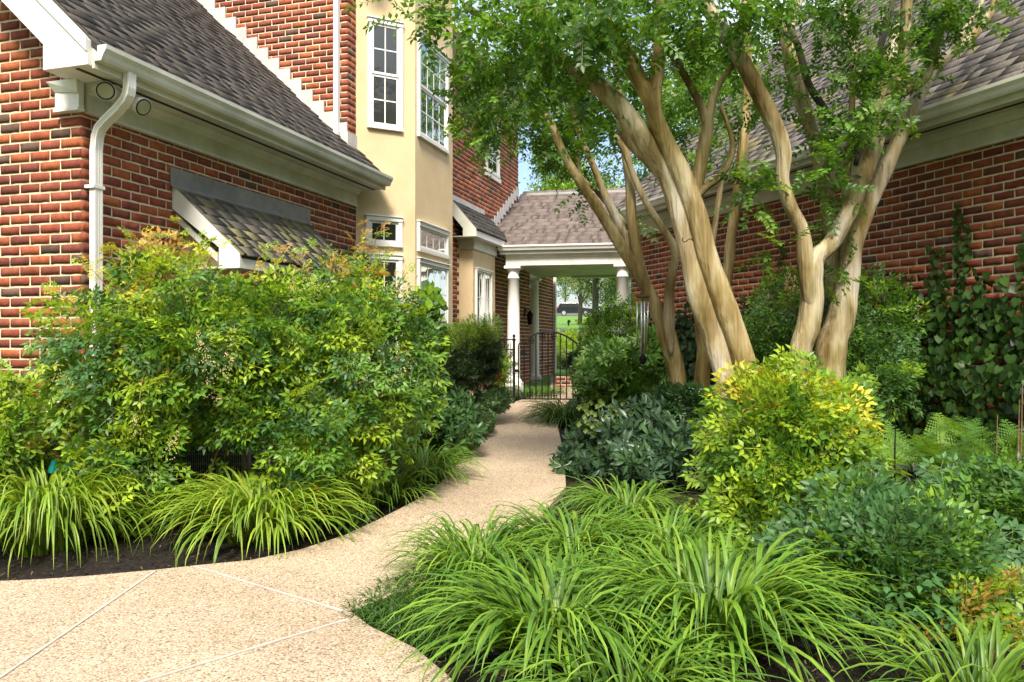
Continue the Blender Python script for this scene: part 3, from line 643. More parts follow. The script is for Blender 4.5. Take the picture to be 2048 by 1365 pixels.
c1 = PX(1027, 0, 15.0); c2 = PX(1245, 0, 14.62); c3 = PX(1068, 0, 18.6); c4 = PX(1253, 0, 18.2)
column((c1.x, c1.y), 1.49, -.80, .125); column((c2.x, c2.y), 1.49, -.80, .125)
column((c3.x, c3.y), 1.56, -.84, .125); column((c4.x, c4.y), 1.56, -.84, .125)
for c in (c1, c2, c3, c4):
    MB().obox(Vector((c.x - .2, c.y - .2, 0.1)), Vector((.4, 0, 0)), Vector((0, .4, 0)), UP * (lz(-.80) - .1 - (.04 if c.y > 17 else 0))).build('footing_pad', M['stone'], po)

# ------------------------------------------------------------------ GATE and FENCE
GY = 13.5
def ironpost(nm_, x, ytop, ybot, Z, label, grp):
    P = PX(x, ybot, Z); T = PX(x, ytop, Z); e = empty(nm_, P, label, 'fence post', grp)
    MB().obox(P - Vector((.022, .022, .05)), Vector((.044, 0, 0)), Vector((0, .044, 0)), UP * (T.z - P.z)).build('post_shaft', M['iron'], e, bevel=.002)
    MB().lathe(Vector((T.x, T.y, T.z - .05)), [(.03, 0), (.036, .015), (.03, .03), (.012, .045), (.02, .06), (.028, .08), (.02, .1), (.002, .115)], 12).build('finial', M['iron'], e, smooth=True)
    return e
ironpost('gate_post', 1028, 676, 807, GY, 'black iron hinge post with ball finial at the left of the gate', 'posts of the iron gate')
ironpost('gate_post', 1160, 676, 800, GY + .1, 'black iron post half hidden in the shrubs right of the gate', 'posts of the iron gate')
gate = empty('iron_gate', PX(1097, 800, GY), 'black wrought iron garden gate with arched top and small scrolls', 'gate')
def gx(x, y): return PX(x, y, GY)
MB().bar(gx(1037, 800), gx(1037, 692), .024, .024).build('gate_stile', M['iron'], gate)
MB().bar(gx(1155, 799), gx(1155, 691), .024, .024).build('gate_stile', M['iron'], gate)
MB().bar(gx(1035, 798), gx(1157, 799), .012, .024).build('bottom_rail', M['iron'], gate)
def archy(x): return 663.5 + 27 * ((x - 1097) / 60.0) ** 2
MB().tube([gx(1037, 694), gx(1037.5, 690), gx(1039, 687.5), gx(1043, 685.5), gx(1050, 684), gx(1058, 682.5)], .012, 6).build('shoulder_rail', M['iron'], gate)
MB().tube([gx(x, archy(x)) for x in np.linspace(1057, 1155, 22)], .018, 6).build('arch_rail', M['iron'], gate)
for x in (1048.1, 1060, 1071.9, 1084.4, 1096.3, 1108, 1120.7, 1133, 1145.8):
    MB().bar(gx(x, 798), gx(x, archy(x) if x > 1056 else 684.5), .021, .021).build('picket', M['iron'], gate)
def scroll(cx, cy, r):
    mb = MB()
    for k in range(4):
        a0 = math.pi / 4 + k * math.pi / 2; c = gx(cx + math.cos(a0) * r * .62, cy + math.sin(a0) * r * .62)
        rr = r * GY / F * .42; mb.tube([c + Vector((math.cos(t) * rr, -.01, math.sin(t) * rr)) for t in np.linspace(0, 2 * math.pi, 12)], .005, 4)
    mb.tube([gx(cx - r, cy) - Vector((0, .01, 0)), gx(cx + r, cy) - Vector((0, .01, 0))], .005, 4); mb.build('scroll_ornament', M['iron'], gate)
for cx, cy in ((1062, 682), (1084.4, 673), (1108, 673), (1096.3, 731), (1108, 792), (1060, 790), (1084.4, 792), (1046, 706)): scroll(cx, cy, 6.5)
MB().obox(gx(1030.5, 745), Vector((.05, 0, 0)), Vector((0, .02, 0)), UP * .05).build('hinge', M['iron'], gate)
fn = empty('iron_fence', PX(1005, 790, 14.2), 'short black iron fence panel between gate post and brick wall', 'fence')
def fx(x, y):
    Z = GY + (1026 - x) / 41 * 1.3; return PX(x, y, Z)
for ya, yb in ((679, 682.5), (699, 702.0)): MB().bar(fx(1026, ya), fx(985, yb), .02, .02).build('rail', M['iron'], fn)
for x in (1021.5, 1016, 1009, 1003, 997.5, 992, 987): MB().bar(fx(x, 790), fx(x, 687 if x == 1021.5 else 690), .012, .012).build('picket', M['iron'], fn)
MB().bar(fx(1009, 792), fx(1009, 680), .03, .03).build('fence_post', M['iron'], fn)

# low brick edging behind gate
be = empty('brick_planter', PX(1140, 785, 16.2), 'low red brick garden wall beyond the iron gate', 'garden wall')
w, p = brick_field(be, 'wall', PX(1112, 0, 16.2), Vector((1, 0, 0)), Vector((0, -1, 0)), 0, 1.4, gz(16) + .02, gz(16) + .30)
for vi, A, c, w_ in p: single('brick', BRV[vi], A, c, M['brick'], w_)

# ------------------------------------------------------------------ AC unit, hose
ac = empty('air_conditioner', Vector((-2.42, 6.35, gz(6.35))), 'grey louvred air conditioning condenser half hidden behind the nandina hedge', 'air conditioner')
g0 = gz(6.35) + .09; ox, oy = -2.83, 6.02; wX, wY, hZ = .80, .74, .62
MB().obox(Vector((ox - .12, oy - .12, g0 - .12)), Vector((wX + .24, 0, 0)), Vector((0, wY + .24, 0)), UP * .115).build('concrete_pad', M['concrete'], ac)
MB().obox(Vector((ox + .06, oy + .06, g0 + .03)), Vector((wX - .12, 0, 0)), Vector((0, wY - .12, 0)), UP * (hZ - .06)).build('core', M['dark'], ac)
MB().obox(Vector((ox, oy, g0)), Vector((wX, 0, 0)), Vector((0, wY, 0)), UP * .04).build('base_tray', M['acgrey'], ac, bevel=.01)
MB().obox(Vector((ox - .01, oy - .01, g0 + hZ)), Vector((wX + .02, 0, 0)), Vector((0, wY + .02, 0)), UP * .045).build('top_cover', M['acgrey'], ac, bevel=.012)
for cxx, cyy in ((0, 0), (wX - .05, 0), (0, wY - .05), (wX - .05, wY - .05)): MB().obox(Vector((ox + cxx, oy + cyy, g0 + .04)), Vector((.05, 0, 0)), Vector((0, .05, 0)), UP * (hZ - .04)).build('corner_post', M['acgrey'], ac)
for k in range(46):
    x = ox + .06 + k * (wX - .12) / 45; MB().bar(Vector((x, oy + .008, g0 + .05)), Vector((x, oy + .008, g0 + hZ - .01)), .004, .004).build('grille_wire', M['acgrey'], ac)
for k in range(8):
    z = g0 + .08 + k * .075; MB().bar(Vector((ox + .05, oy + .002, z)), Vector((ox + wX - .05, oy + .002, z)), .005, .005).build('grille_wire', M['acgrey'], ac)
    MB().bar(Vector((ox + wX - .008, oy + .05, z)), Vector((ox + wX - .008, oy + wY - .05, z)), .005, .005).build('grille_wire', M['acgrey'], ac)
MB().lathe(Vector((ox + wX / 2, oy + wY / 2, g0 + hZ + .045)), [(.30, 0), (.30, .012), (.27, .02), (.05, .03)], 24).build('fan_guard', M['acgrey'], ac)
hs = empty('garden_hose', PX(95, 960, 5.35), 'teal garden hose with sprinkler lying beside the brick corner', 'garden hose')
hc = PX(95, 985, 5.3); hc.z = gz(5.3) + .03
pts = [hc + Vector((math.cos(a) * (.13 + .004 * a), math.sin(a) * (.10 + .004 * a), .012 * a)) for a in np.linspace(0, 22, 90)]
MB().tube(pts, .013, 8).build('hose_coil', M['teal'], hs, smooth=True)
MB().tube([PX(103, 945, 5.25), PX(110, 922, 5.25)], [.03, .02], 10).build('nozzle_body', M['teal'], hs)
MB().tube([PX(130, 934, 5.25), PX(144, 925, 5.25)], [.016, .02], 10).build('nozzle_head', M['teal'], hs)
MB().tube([PX(106, 946, 5.25), PX(112, 940, 5.25), PX(130, 934, 5.25)], .009, 8).build('nozzle_arm', M['teal'], hs)

# wind chime
wc = empty('wind_chime', PX(1286, 595, 7.6), 'silver tube wind chime hanging left of the forked crape myrtle stem', 'wind chime')
c = PX(1286, 594, 7.6)
MB().lathe(c - UP * .012, [(.062, 0), (.066, .006), (.062, .024), (.01, .03)], 20).build('top_disc', M['darkbark'], wc)
for k, (dx, dy, lz_) in enumerate(((-.055, 0, .44), (-.022, -.045, .52), (.005, -.05, .50), (.045, -.02, .40), (.052, .03, .36), (0, .055, .48))):
    q = c + Vector((dx, dy, -.05)); MB().tube([q, q + Vector((.006 * (k % 3 - 1), 0, -lz_))], .0085, 10).build('chime_tube', M['alu'], wc, smooth=True)
MB().tube([c - UP * .02, c - UP * .56], .0015, 4).build('cord', M['iron'], wc)
MB().lathe(c - UP * .18, [(.03, 0), (.03, .02)], 14).build('striker', M['darkbark'], wc)
MB().lathe(c - UP * .66, [(.0, 0), (.03, .02), (.035, .07), (.012, .10)], 12).build('wind_catcher', M['iron'], wc)
MB().tube([c + UP * .01, PX(1288, 560, 7.6), PX(1290, 530, 7.62)], .0018, 4).build('hanging_cord', M['iron'], wc)

# ------------------------------------------------------------------ CRAPE MYRTLES
def smoothpath(P, step=0.045):
    P = [np.array(p, float) for p in P]; out = []
    Q = [2 * P[0] - P[1]] + P + [2 * P[-1] - P[-2]]
    for i in range(1, len(Q) - 2):
        a, b_, c_, d = Q[i - 1:i + 3]; n = max(2, int(np.linalg.norm((c_ - b_)[:3]) / step))
        for k in range(n):
            t_ = k / n; out.append(0.5 * ((2 * b_) + (-a + c_) * t_ + (2 * a - 5 * b_ + 4 * c_ - d) * t_ ** 2 + (-a + 3 * b_ - 3 * c_ + d) * t_ ** 3))
    out.append(P[-1]); return out
def stem(name, tree, px, mat='bark', k=16):
    """px: list of (x,y,width px,Z)"""
    pts = [(*PX(x, y, Z), w_ * .46 * Z / F) for x, y, w_, Z in px]; sp_ = smoothpath(pts)
    seed = random.random() * 50; mb = MB(); ref = None; n = len(sp_); V = []
    P3 = [Vector(p[:3]) for p in sp_]
    for i, p in enumerate(P3):
        t_ = (P3[min(i + 1, n - 1)] - P3[max(i - 1, 0)]).normalized()
        if ref is None: ref = t_.cross(Vector((0, 1, 0))).normalized()
        ref = (ref - t_ * ref.dot(t_)).normalized(); y = t_.cross(ref); r0 = max(sp_[i][3], .002)
        for j in range(k):
            a = 2 * math.pi * j / k; dv = ref * math.cos(a) + y * math.sin(a)
            f = 1 + .08 * mnoise.noise(Vector((math.cos(a) * 1.6 + seed, math.sin(a) * 1.6, i * .05))) + .07 * mnoise.noise(p * 7 + Vector((seed, 0, 0))) + .05 * math.cos(3 * a + seed + i * .02)
            V.append(p + dv * r0 * f)
    mb.poly(V, [(i * k + j, i * k + (j + 1) % k, (i + 1) * k + (j + 1) % k, (i + 1) * k + j) for i in range(n - 1) for j in range(k)] + [tuple(range(k - 1, -1, -1)), tuple(range((n - 1) * k, n * k))])
    o = mb.build(name, M[mat], tree, smooth=True); return P3
twigsites = {}
def tree(key, base, label, stems):
    e = empty('crape_myrtle', base, label, 'tree', 'crape myrtles in the bed by the brick wall'); twigsites[key] = []
    for nm_, mt, Z, pts in stems:
        pz_ = [(p[0], p[1], p[2], p[3] if len(p) > 3 else Z) for p in pts]
        P3 = stem(nm_, e, pz_, mt); twigsites[key] += P3[len(P3) // 3::3]
    return e
def down(x, y, w_, Z, dx=0):    # continue a trunk down to the ground
    yb = HY + (CZ - gz(Z) + .05) * F / Z; return (x + dx, yb, w_ * 1.35, Z)
tC = tree('C', Vector((1.9, 6.3, gz(6.3))), 'largest crape myrtle, its thick pale leaning trunk in the middle of the bed', [
    ('trunk', 'bark', 6.3, [down(1478, 830, 66, 6.3, 22), (1464, 800, 56), (1436, 690, 54), (1402, 600, 52), (1380, 510, 46), (1360, 430, 44), (1335, 350, 46), (1290, 280, 46), (1232, 205, 40), (1180, 160, 34), (1110, 110, 27), (1030, 72, 20), (930, 12, 13)]),
    ('trunk', 'barkolive', 6.22, [down(1508, 830, 60, 6.22, 18), (1502, 790, 52), (1478, 690, 50), (1446, 600, 48), (1414, 510, 44), (1394, 430, 44), (1364, 350, 42), (1332, 285, 38), (1309, 230, 34), (1309, 180, 34), (1320, 100, 29), (1325, 0, 29), (1330, -90, 24)]),
    ('branch', 'barkolive', 6.2, [(1325, 290, 10), (1310, 235, 28), (1290, 180, 32), (1262, 125, 32), (1228, 65, 27), (1180, 0, 24), (1120, -70, 18)]),
    ('branch', 'barkolive', 6.25, [(1300, 205, 26), (1255, 135, 24), (1190, 85, 20), (1110, 40, 16), (1030, 10, 12)]),
    ('branch', 'barkolive', 6.5, [(1396, 500, 6), (1396, 430, 26), (1394, 380, 29), (1403, 320, 29), (1413, 270, 28), (1418, 230, 22), (1430, 185, 15), (1450, 150, 13), (1470, 122, 11), (1480, 60, 8)]),
    ('branch', 'bark', 6.5, [(1414, 250, 20), (1398, 205, 18), (1368, 150, 16), (1340, 104, 14), (1310, 40, 9)]),
    ('branch', 'bark', 6.4, [(1392, 400, 16), (1412, 375, 15), (1440, 355, 14), (1463, 312, 13), (1462, 270, 10), (1440, 210, 8)]),
    ('branch', 'bark', 6.9, [(1350, 400, 6), (1300, 330, 17), (1258, 285, 20), (1243, 250, 20), (1238, 190, 17), (1230, 120, 12)]),
])
tR = tree('R', Vector((2.4, 6.7, gz(6.7))), 'crape myrtle nearest the camera right, with forked grey and tan stems', [
    ('trunk', 'bark', 6.5, [down(1588, 745, 50, 6.5, -8), (1597, 730, 48), (1615, 660, 50), (1624, 600, 50), (1622, 550, 52), (1632, 515, 42), (1662, 488, 36), (1700, 420, 37), (1735, 330, 36), (1762, 250, 33), (1790, 180, 30), (1806, 110, 24), (1814, 0, 24), (1822, -90, 20)]),
    ('trunk', 'bark', 6.45, [(1624, 640, 10), (1620, 590, 30), (1612, 530, 34), (1606, 465, 31), (1580, 410, 29), (1566, 360, 29), (1568, 310, 34), (1552, 255, 37), (1520, 190, 37), (1480, 115, 36), (1442, 55, 34), (1408, 0, 32), (1370, -80, 26)]),
    ('trunk', 'bark', 6.85, [down(1655, 745, 68, 6.85, -8), (1658, 720, 66), (1680, 640, 60), (1696, 560, 48), (1708, 490, 38), (1738, 410, 33), (1775, 330, 32), (1810, 250, 31), (1850, 165, 28), (1890, 118, 23), (1935, 82, 20), (1980, 28, 16), (2005, -60, 12)]),
    ('branch', 'bark', 6.6, [(1792, 190, 26), (1815, 178, 24), (1850, 155, 24), (1866, 100, 22), (1885, 40, 20), (1902, -40, 16)]),
    ('branch', 'bark', 6.85, [(1900, 112, 16), (1930, 60, 12), (1962, 10, 9), (1980, -50, 6)]),
    ('trunk', 'bark', 7.3, [down(1640, 745, 30, 7.3, 0), (1642, 700, 30), (1662, 600, 30), (1664, 500, 30), (1655, 400, 29), (1632, 300, 29), (1606, 210, 31), (1582, 130, 32), (1576, 60, 28), (1592, 0, 30), (1610, -80, 24)]),
    ('branch', 'darkbark', 7.1, [(1672, 250, 16), (1640, 205, 16), (1616, 165, 16), (1598, 100, 14), (1578, 50, 12), (1548, -10, 9)]),
    ('branch', 'darkbark', 7.05, [(1600, 92, 10), (1560, 60, 9), (1515, 24, 8), (1480, 10, 6)]),
    ('branch', 'bark', 7.2, [(1690, 520, 18), (1688, 420, 17), (1698, 300, 15), (1704, 200, 14), (1706, 100, 13), (1692, 40, 9), (1690, -30, 7)]),
    ('branch', 'darkbark', 7.1, [(1715, 330, 18), (1722, 260, 18), (1735, 190, 18), (1755, 110, 16), (1782, 20, 13), (1790, -50, 10)]),
    ('branch', 'bark', 7.4, [(1755, 250, 22), (1762, 190, 24), (1780, 120, 26), (1800, 50, 24), (1826, -20, 20)]),
])
tL = tree('L', Vector((1.62, 8.2, gz(8.2))), 'slimmest crape myrtle clump, next to the wind chime and portico column', [
    ('trunk', 'barkolive', 8.0, [down(1358, 790, 40, 8.0, 2), (1356, 770, 38), (1342, 700, 39), (1325, 645, 38), (1305, 600, 30), (1278, 550, 27), (1242, 492, 26), (1198, 420, 23), (1158, 360, 20), (1128, 310, 18), (1108, 260, 17), (1085, 215, 16), (1060, 170, 13), (1035, 130, 10)]),
    ('trunk', 'barkolive', 8.05, [(1322, 670, 6), (1308, 620, 22), (1292, 575, 25), (1276, 520, 26), (1264, 440, 23), (1260, 370, 21), (1250, 290, 20), (1243, 220, 17), (1235, 160, 12)]),
    ('trunk', 'bark', 8.1, [(1300, 600, 6), (1278, 545, 20), (1256, 490, 21), (1234, 440, 20), (1210, 390, 17), (1186, 330, 15), (1160, 270, 12), (1140, 200, 8)]),
    ('trunk', 'bark', 7.9, [(1342, 710, 8), (1338, 655, 24), (1338, 615, 24), (1340, 570, 21), (1350, 505, 18), (1326, 458, 16), (1298, 415, 15), (1275, 370, 14), (1255, 320, 12), (1230, 270, 9)]),
    ('trunk', 'barkolive', 8.5, [down(1403, 790, 34, 8.5, 2), (1404, 770, 33), (1410, 700, 33), (1403, 655, 30), (1415, 620, 27), (1445, 585, 25), (1456, 540, 24), (1463, 470, 23), (1474, 400, 23), (1484, 310, 22), (1492, 220, 22), (1494, 120, 21), (1490, 20, 16), (1488, -60, 12)]),
    ('branch', 'bark', 8.4, [(1424, 600, 13), (1422, 520, 14), (1432, 440, 13), (1440, 385, 12), (1446, 350, 9), (1460, 320, 5)]),
    ('branch', 'bark', 8.2, [(1155, 300, 10), (1160, 350, 10), (1190, 380, 10), (1225, 420, 12), (1262, 460, 14)]),
])
hk = empty('metal_hook', PX(1378, 484, 6.02), 'small dark S-shaped metal hook screwed into the thick pale trunk', 'hook')
MB().tube([PX(x, y, 6.02) for x, y in ((1366, 476), (1364, 481), (1368, 485), (1373, 483), (1377, 479), (1382, 478), (1386, 482))], .004, 6).build('hook_wire', M['iron'], hk)

# ------------------------------------------------------------------ leaf building blocks
def leaflet(V, Fc, T, base, d, nrm, Ln, Wd, tint=1.0, fold=.12, droop=.12, tip=.0):
    d = np.array(d, float); d /= np.linalg.norm(d); nrm = np.array(nrm, float); nrm -= d * nrm.dot(d); nrm /= np.linalg.norm(nrm) + 1e-9; x = np.cross(d, nrm)
    b = len(V); base = np.array(base, float)
    V += [base, base + d * Ln * .42 - x * Wd / 2 + nrm * Wd * fold, base + d * Ln * .42 + x * Wd / 2 + nrm * Wd * fold, base + d * Ln * .48 - nrm * Wd * .05, base + d * Ln - nrm * Ln * droop]
    Fc += [(b, b + 3, b + 1), (b, b + 2, b + 3), (b + 1, b + 3, b + 4), (b + 3, b + 2, b + 4)]
    T += [[tint * .85] * 3, [tint] * 3, [tint] * 3, [tint * 1.12] * 3, [tint] * 3]
def strip(V, Fc, T, pts, w, col=(1.2, .9, .7)):
    for a, c_ in zip(pts[:-1], pts[1:]):
        a = np.array(a, float); c_ = np.array(c_, float); d = c_ - a; x = np.cross(d, (0, 0, 1.)); x = x / (np.linalg.norm(x) + 1e-9) * w / 2
        b = len(V); V += [a - x, a + x, c_ + x, c_ - x]; Fc += [(b, b + 1, b + 2, b + 3)]; T += [list(col)] * 4
def nandina_variant(seed, dense=1.0):
    r = random.Random(seed); V, Fc, T = [], [], []; Lr = r.uniform(.17, .24)
    def rach(t_): return np.array((0.015 * math.sin(t_ * 3 + seed), Lr * t_, -.05 * t_ * t_))
    strip(V, Fc, T, [rach(0), rach(.5), rach(1)], .003)
    def tri(p, d, sc):
        d = np.array(d); d = d / np.linalg.norm(d); nrm = np.array((r.gauss(0, .25), r.gauss(0, .25), 1))
        side = np.cross(d, (0, 0, 1.)); side /= np.linalg.norm(side)
        for dd, s_ in ((d, 1.05), (d * .55 + side * .85, .85), (d * .55 - side * .85, .85)):
            leaflet(V, Fc, T, p + dd * .006, dd + np.array((0, 0, r.gauss(-.12, .15))), nrm + np.array((r.gauss(0, .2), r.gauss(0, .2), 0)), r.uniform(.044, .058) * sc * s_, r.uniform(.019, .024) * sc, r.uniform(.8, 1.2))
    for t_, pl_ in ((.30, .085), (.58, .075), (.80, .055)):
        for sgn in (-1, 1):
            p = rach(t_); d = np.array((sgn * .85, .55, r.gauss(-.05, .1))); d /= np.linalg.norm(d); e_ = p + d * pl_
            strip(V, Fc, T, [p, e_], .002); tri(e_, d, 1.0)
            if pl_ > .06: tri(p + d * pl_ * .45, d * .3 + np.array((0, .6, 0)), .8)
    tri(rach(1), (0, 1, -.1), 1.05); return Var(V, Fc, T)
NAND = [nandina_variant(i) for i in range(8)]
def myrtle_variant(seed):
    r = random.Random(seed + 100); V, Fc, T = [], [], []; Lr = r.uniform(.20, .30)
    def rach(t_): return np.array((.02 * math.sin(t_ * 4 + seed), Lr * t_, .02 * math.sin(t_ * 2) - .03 * t_ * t_))
    strip(V, Fc, T, [rach(0), rach(.5), rach(1)], .0035, (1.3, .8, .55)); n = r.randint(6, 8)
    for i in range(n):
        t_ = .12 + .85 * i / (n - 1)
        for sgn in (-1, 1):
            d = np.array((sgn, .55, r.gauss(0, .25))); leaflet(V, Fc, T, rach(t_), d, (r.gauss(0, .35), r.gauss(0, .35), 1), r.uniform(.045, .066), r.uniform(.026, .034), r.uniform(.75, 1.25), .1, .1)
    leaflet(V, Fc, T, rach(1), (0, 1, 0), (0, 0, 1), .055, .03); return Var(V, Fc, T)
MYR = [myrtle_variant(i) for i in range(8)]
def whorl_variant(seed, n=9, Ln=.10, Wd=.032, elev=.25, petiole=0.0):
    r = random.Random(seed + 200); V, Fc, T = [], [], []
    for i in range(n):
        a = 2 * math.pi * i / n + r.gauss(0, .15); d = np.array((math.cos(a), math.sin(a), elev + r.gauss(0, .18)))
        d0 = d / np.linalg.norm(d); b = d0 * .008; lw = Ln * r.uniform(.8, 1.15)
        # two segment leaf for more shape
        bb = len(V); x = np.cross(d0, (0, 0, 1.)); x /= np.linalg.norm(x); nrm = np.cross(x, d0); w_ = Wd * r.uniform(.85, 1.1); dr = r.uniform(.05, .25)
        for t_, ww, zz in ((0, .12, 0), (.35, .85, .02), (.65, 1.0, -.03), (1.0, .02, -dr)):
            c_ = b + d0 * lw * t_ + nrm * lw * zz
            V += [c_ - x * w_ * ww / 2 + nrm * w_ * .10 * ww, c_ - nrm * .003, c_ + x * w_ * ww / 2 + nrm * w_ * .10 * ww]
            tt = r.uniform(.85, 1.15); T += [[tt] * 3, [tt * 1.25] * 3, [tt] * 3]
        for k in range(3):
            q = bb + 3 * k; Fc += [(q, q + 1, q + 4, q + 3), (q + 1, q + 2, q + 5, q + 4)]
    return Var(V, Fc, T)
RHO = [whorl_variant(i, 9, .11, .034, .35) for i in range(6)]
HEL = [whorl_variant(20 + i, 7, .135, .045, -.05) for i in range(6)]
SKI = [whorl_variant(40 + i, 8, .065, .022, .7) for i in range(5)]
HYD = [whorl_variant(60 + i, 4, .15, .085, .15) for i in range(4)]
YEW = []
for i in range(4):
    r = random.Random(i + 300); V, Fc, T = [], [], []
    strip(V, Fc, T, [(0, 0, 0), (0, .12, 0)], .003)
    for k in range(16):
        leaflet(V, Fc, T, (0, .005 + k * .0075, 0), ((-1 if k % 2 else 1), .7, r.gauss(.2, .4)), (r.gauss(0, .5), 0, 1), .028, .006, r.uniform(.8, 1.2))
    YEW.append(Var(V, Fc, T))
def heart_variant(seed):
    r = random.Random(seed + 400); o = [(0, 0), (.32, -.12), (.5, .12), (.46, .42), (.28, .72), (0, 1.05), (-.28, .72), (-.46, .42), (-.5, .12), (-.32, -.12)]
    V = [np.array((x * r.uniform(.92, 1.08), y, -.12 * y * y + .10 * abs(x))) for x, y in o] + [np.array((0, .4, -.03))]; n = len(o)
    return Var(V, [(i, (i + 1) % n, n) for i in range(n)], [[1, 1, 1]] * n + [[1.35, 1.35, 1.2]])
HRT = [heart_variant(i) for i in range(5)]
def blade_variant(seed, ln=.66, wd=.0165, e0=None, curl=None):
    r = random.Random(seed + 500); e = e0 if e0 is not None else r.uniform(.75, 1.5); cu = curl if curl is not None else r.uniform(1.7, 3.3)
    n = 8; p = np.array((0., 0, 0)); V, Fc, T = [], [], []; tw = r.uniform(-.35, .35); a = e
    for i in range(n + 1):
        t_ = i / n; w_ = wd * (1 - t_ ** 3) * (.75 + .5 * math.sin(min(1, t_ * 1.5) * math.pi / 2)) + .0008
        d = np.array((0, math.cos(a), math.sin(a))); nrm = np.array((0, -math.sin(a), math.cos(a))); x = np.array((math.cos(tw * t_), 0, math.sin(tw * t_)))
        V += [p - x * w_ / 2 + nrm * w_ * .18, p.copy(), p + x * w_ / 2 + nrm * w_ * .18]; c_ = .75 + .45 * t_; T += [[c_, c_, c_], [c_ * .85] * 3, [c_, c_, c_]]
        p = p + d * ln / n; a -= cu / n * (0.45 + 1.1 * t_)
    for i in range(n):
        q = 3 * i; Fc += [(q, q + 1, q + 4, q + 3), (q + 1, q + 2, q + 5, q + 4)]
    return Var(V, Fc, T)
BLD = [blade_variant(i) for i in range(14)]
LIR = [blade_variant(40 + i, .34, .009) for i in range(8)]
def fern_variant(seed):
    r = random.Random(seed + 600); V, Fc, T = [], [], []; Ln = r.uniform(.50, .66); a = r.uniform(.85, 1.2); cu = r.uniform(.5, .95); p = np.array((0., 0, 0)); n = 24; P = [p.copy()]
    for i in range(n):
        t_ = i / n; d = np.array((0, math.cos(a), math.sin(a))); nrm = np.array((0, -math.sin(a), math.cos(a))); p = p + d * Ln / n; P.append(p.copy()); a -= cu / n * (.4 + 1.2 * t_)
        if i < 2: continue
        wl_ = .105 * math.sin(math.pi * (t_ ** .75) * .97 + .05) + .006
        for sgn in (-1, 1):
            dd = np.array((sgn, 0, 0)) + d * .35 + nrm * r.gauss(.05, .08); dd /= np.linalg.norm(dd); tt = r.uniform(.85, 1.15)
            if wl_ > .05:
                for k in range(6):   # lobed pinna
                    f = k / 6; side = d - dd * d.dot(dd); side /= np.linalg.norm(side); q0 = p + dd * wl_ * f; w_ = .017 * (1 - f * .75)
                    b = len(V); V += [q0, q0 + dd * wl_ * .09 + side * w_, q0 + dd * wl_ * .17, q0 + dd * wl_ * .09 - side * w_]; Fc += [(b, b + 1, b + 2, b + 3)]; T += [[tt] * 3] * 4
            else: leaflet(V, Fc, T, p, dd, nrm, wl_, .014, tt, .02, .05)
    strip(V, Fc, T, P[::3], .006, (1.2, 1.1, .6)); return Var(V, Fc, T)
FRN = [fern_variant(i) for i in range(5)]
def cluster_variant(seed, n=16, R_=.5, sz_=.16):
    r = random.Random(seed + 700); V, Fc, T = [], [], []
    for i in range(n):
        c_ = np.array((r.gauss(0, R_ * .45), r.gauss(0, R_ * .45), r.gauss(0, R_ * .35))); d = np.array((r.gauss(0, 1), r.gauss(0, 1), r.gauss(-.2, .6)))
        leaflet(V, Fc, T, c_, d, (r.gauss(0, .6), r.gauss(0, .6), 1), sz_ * r.uniform(.7, 1.3), sz_ * .6, r.uniform(.7, 1.35))
    return Var(V, Fc, T)
CLU = [cluster_variant(i) for i in range(8)]
def flower_variant(seed):
    V, Fc, T = [], [], []
    for k in range(5):
        a = k * 2 * math.pi / 5; leaflet(V, Fc, T, (0, 0, 0), (math.cos(a), math.sin(a), .45), (0, 0, 1), .032, .028, 1, .0, -.05)
    return Var(V, Fc, T)
FLW = [flower_variant(0)]
PAN = []
for i in range(3):
    r = random.Random(i + 800); V, Fc, T = [], [], []
    for k in range(46):
        y = r.uniform(0, .16); rad = .055 * (1 - y / .18); a = r.uniform(0, 6.3); c_ = np.array((math.cos(a) * rad * r.random() ** .5, y, math.sin(a) * rad * r.random() ** .5)); s_ = .0042
        b = len(V); V += [c_ + (s_, 0, 0), c_ + (-s_, 0, 0), c_ + (0, s_, 0), c_ + (0, -s_, 0), c_ + (0, 0, s_), c_ + (0, 0, -s_)]
        Fc += [(b, b + 2, b + 4), (b + 2, b + 1, b + 4), (b + 1, b + 3, b + 4), (b + 3, b, b + 4), (b + 2, b, b + 5), (b + 1, b + 2, b + 5), (b + 3, b + 1, b + 5), (b, b + 3, b + 5)]; T += [[1, 1, 1]] * 6
    PAN.append(Var(V, Fc, T))

# ------------------------------------------------------------------ shrub machinery
def blob(x, y, rx, ry, Z, rz=None):
    k = Z / F; c_ = PX(x, y, Z); return (np.array(c_), np.array((rx * k, rz if rz else rx * k * .8, ry * k)))
def sample(blobs, n, lo=.72, hi=1.0, back=.25, deep=.22):
    wts = np.array([b[1][0] * b[1][2] for b in blobs]); wts = wts / wts.sum(); out = []
    tries = 0
    while len(out) < n and tries < n * 30:
        tries += 1; bi = rng.choice(len(blobs), p=wts); c_, r_ = blobs[bi]; d = rng.normal(size=3); d /= np.linalg.norm(d)
        if d[1] > .25 and rng.random() > back: continue
        rad = rng.uniform(.3, lo) if rng.random() < deep else rng.uniform(lo, hi)
        p = c_ + d * r_ * rad; ok = True
        for bj, (c2, r2) in enumerate(blobs):
            if bj != bi and np.linalg.norm((p - c2) / r2) < .62 and rng.random() > .1: ok = False; break
        if not ok or p[2] < gz(p[1]) + .02: continue
        out.append((p, d / r_ / np.linalg.norm(d / r_)))
    return out
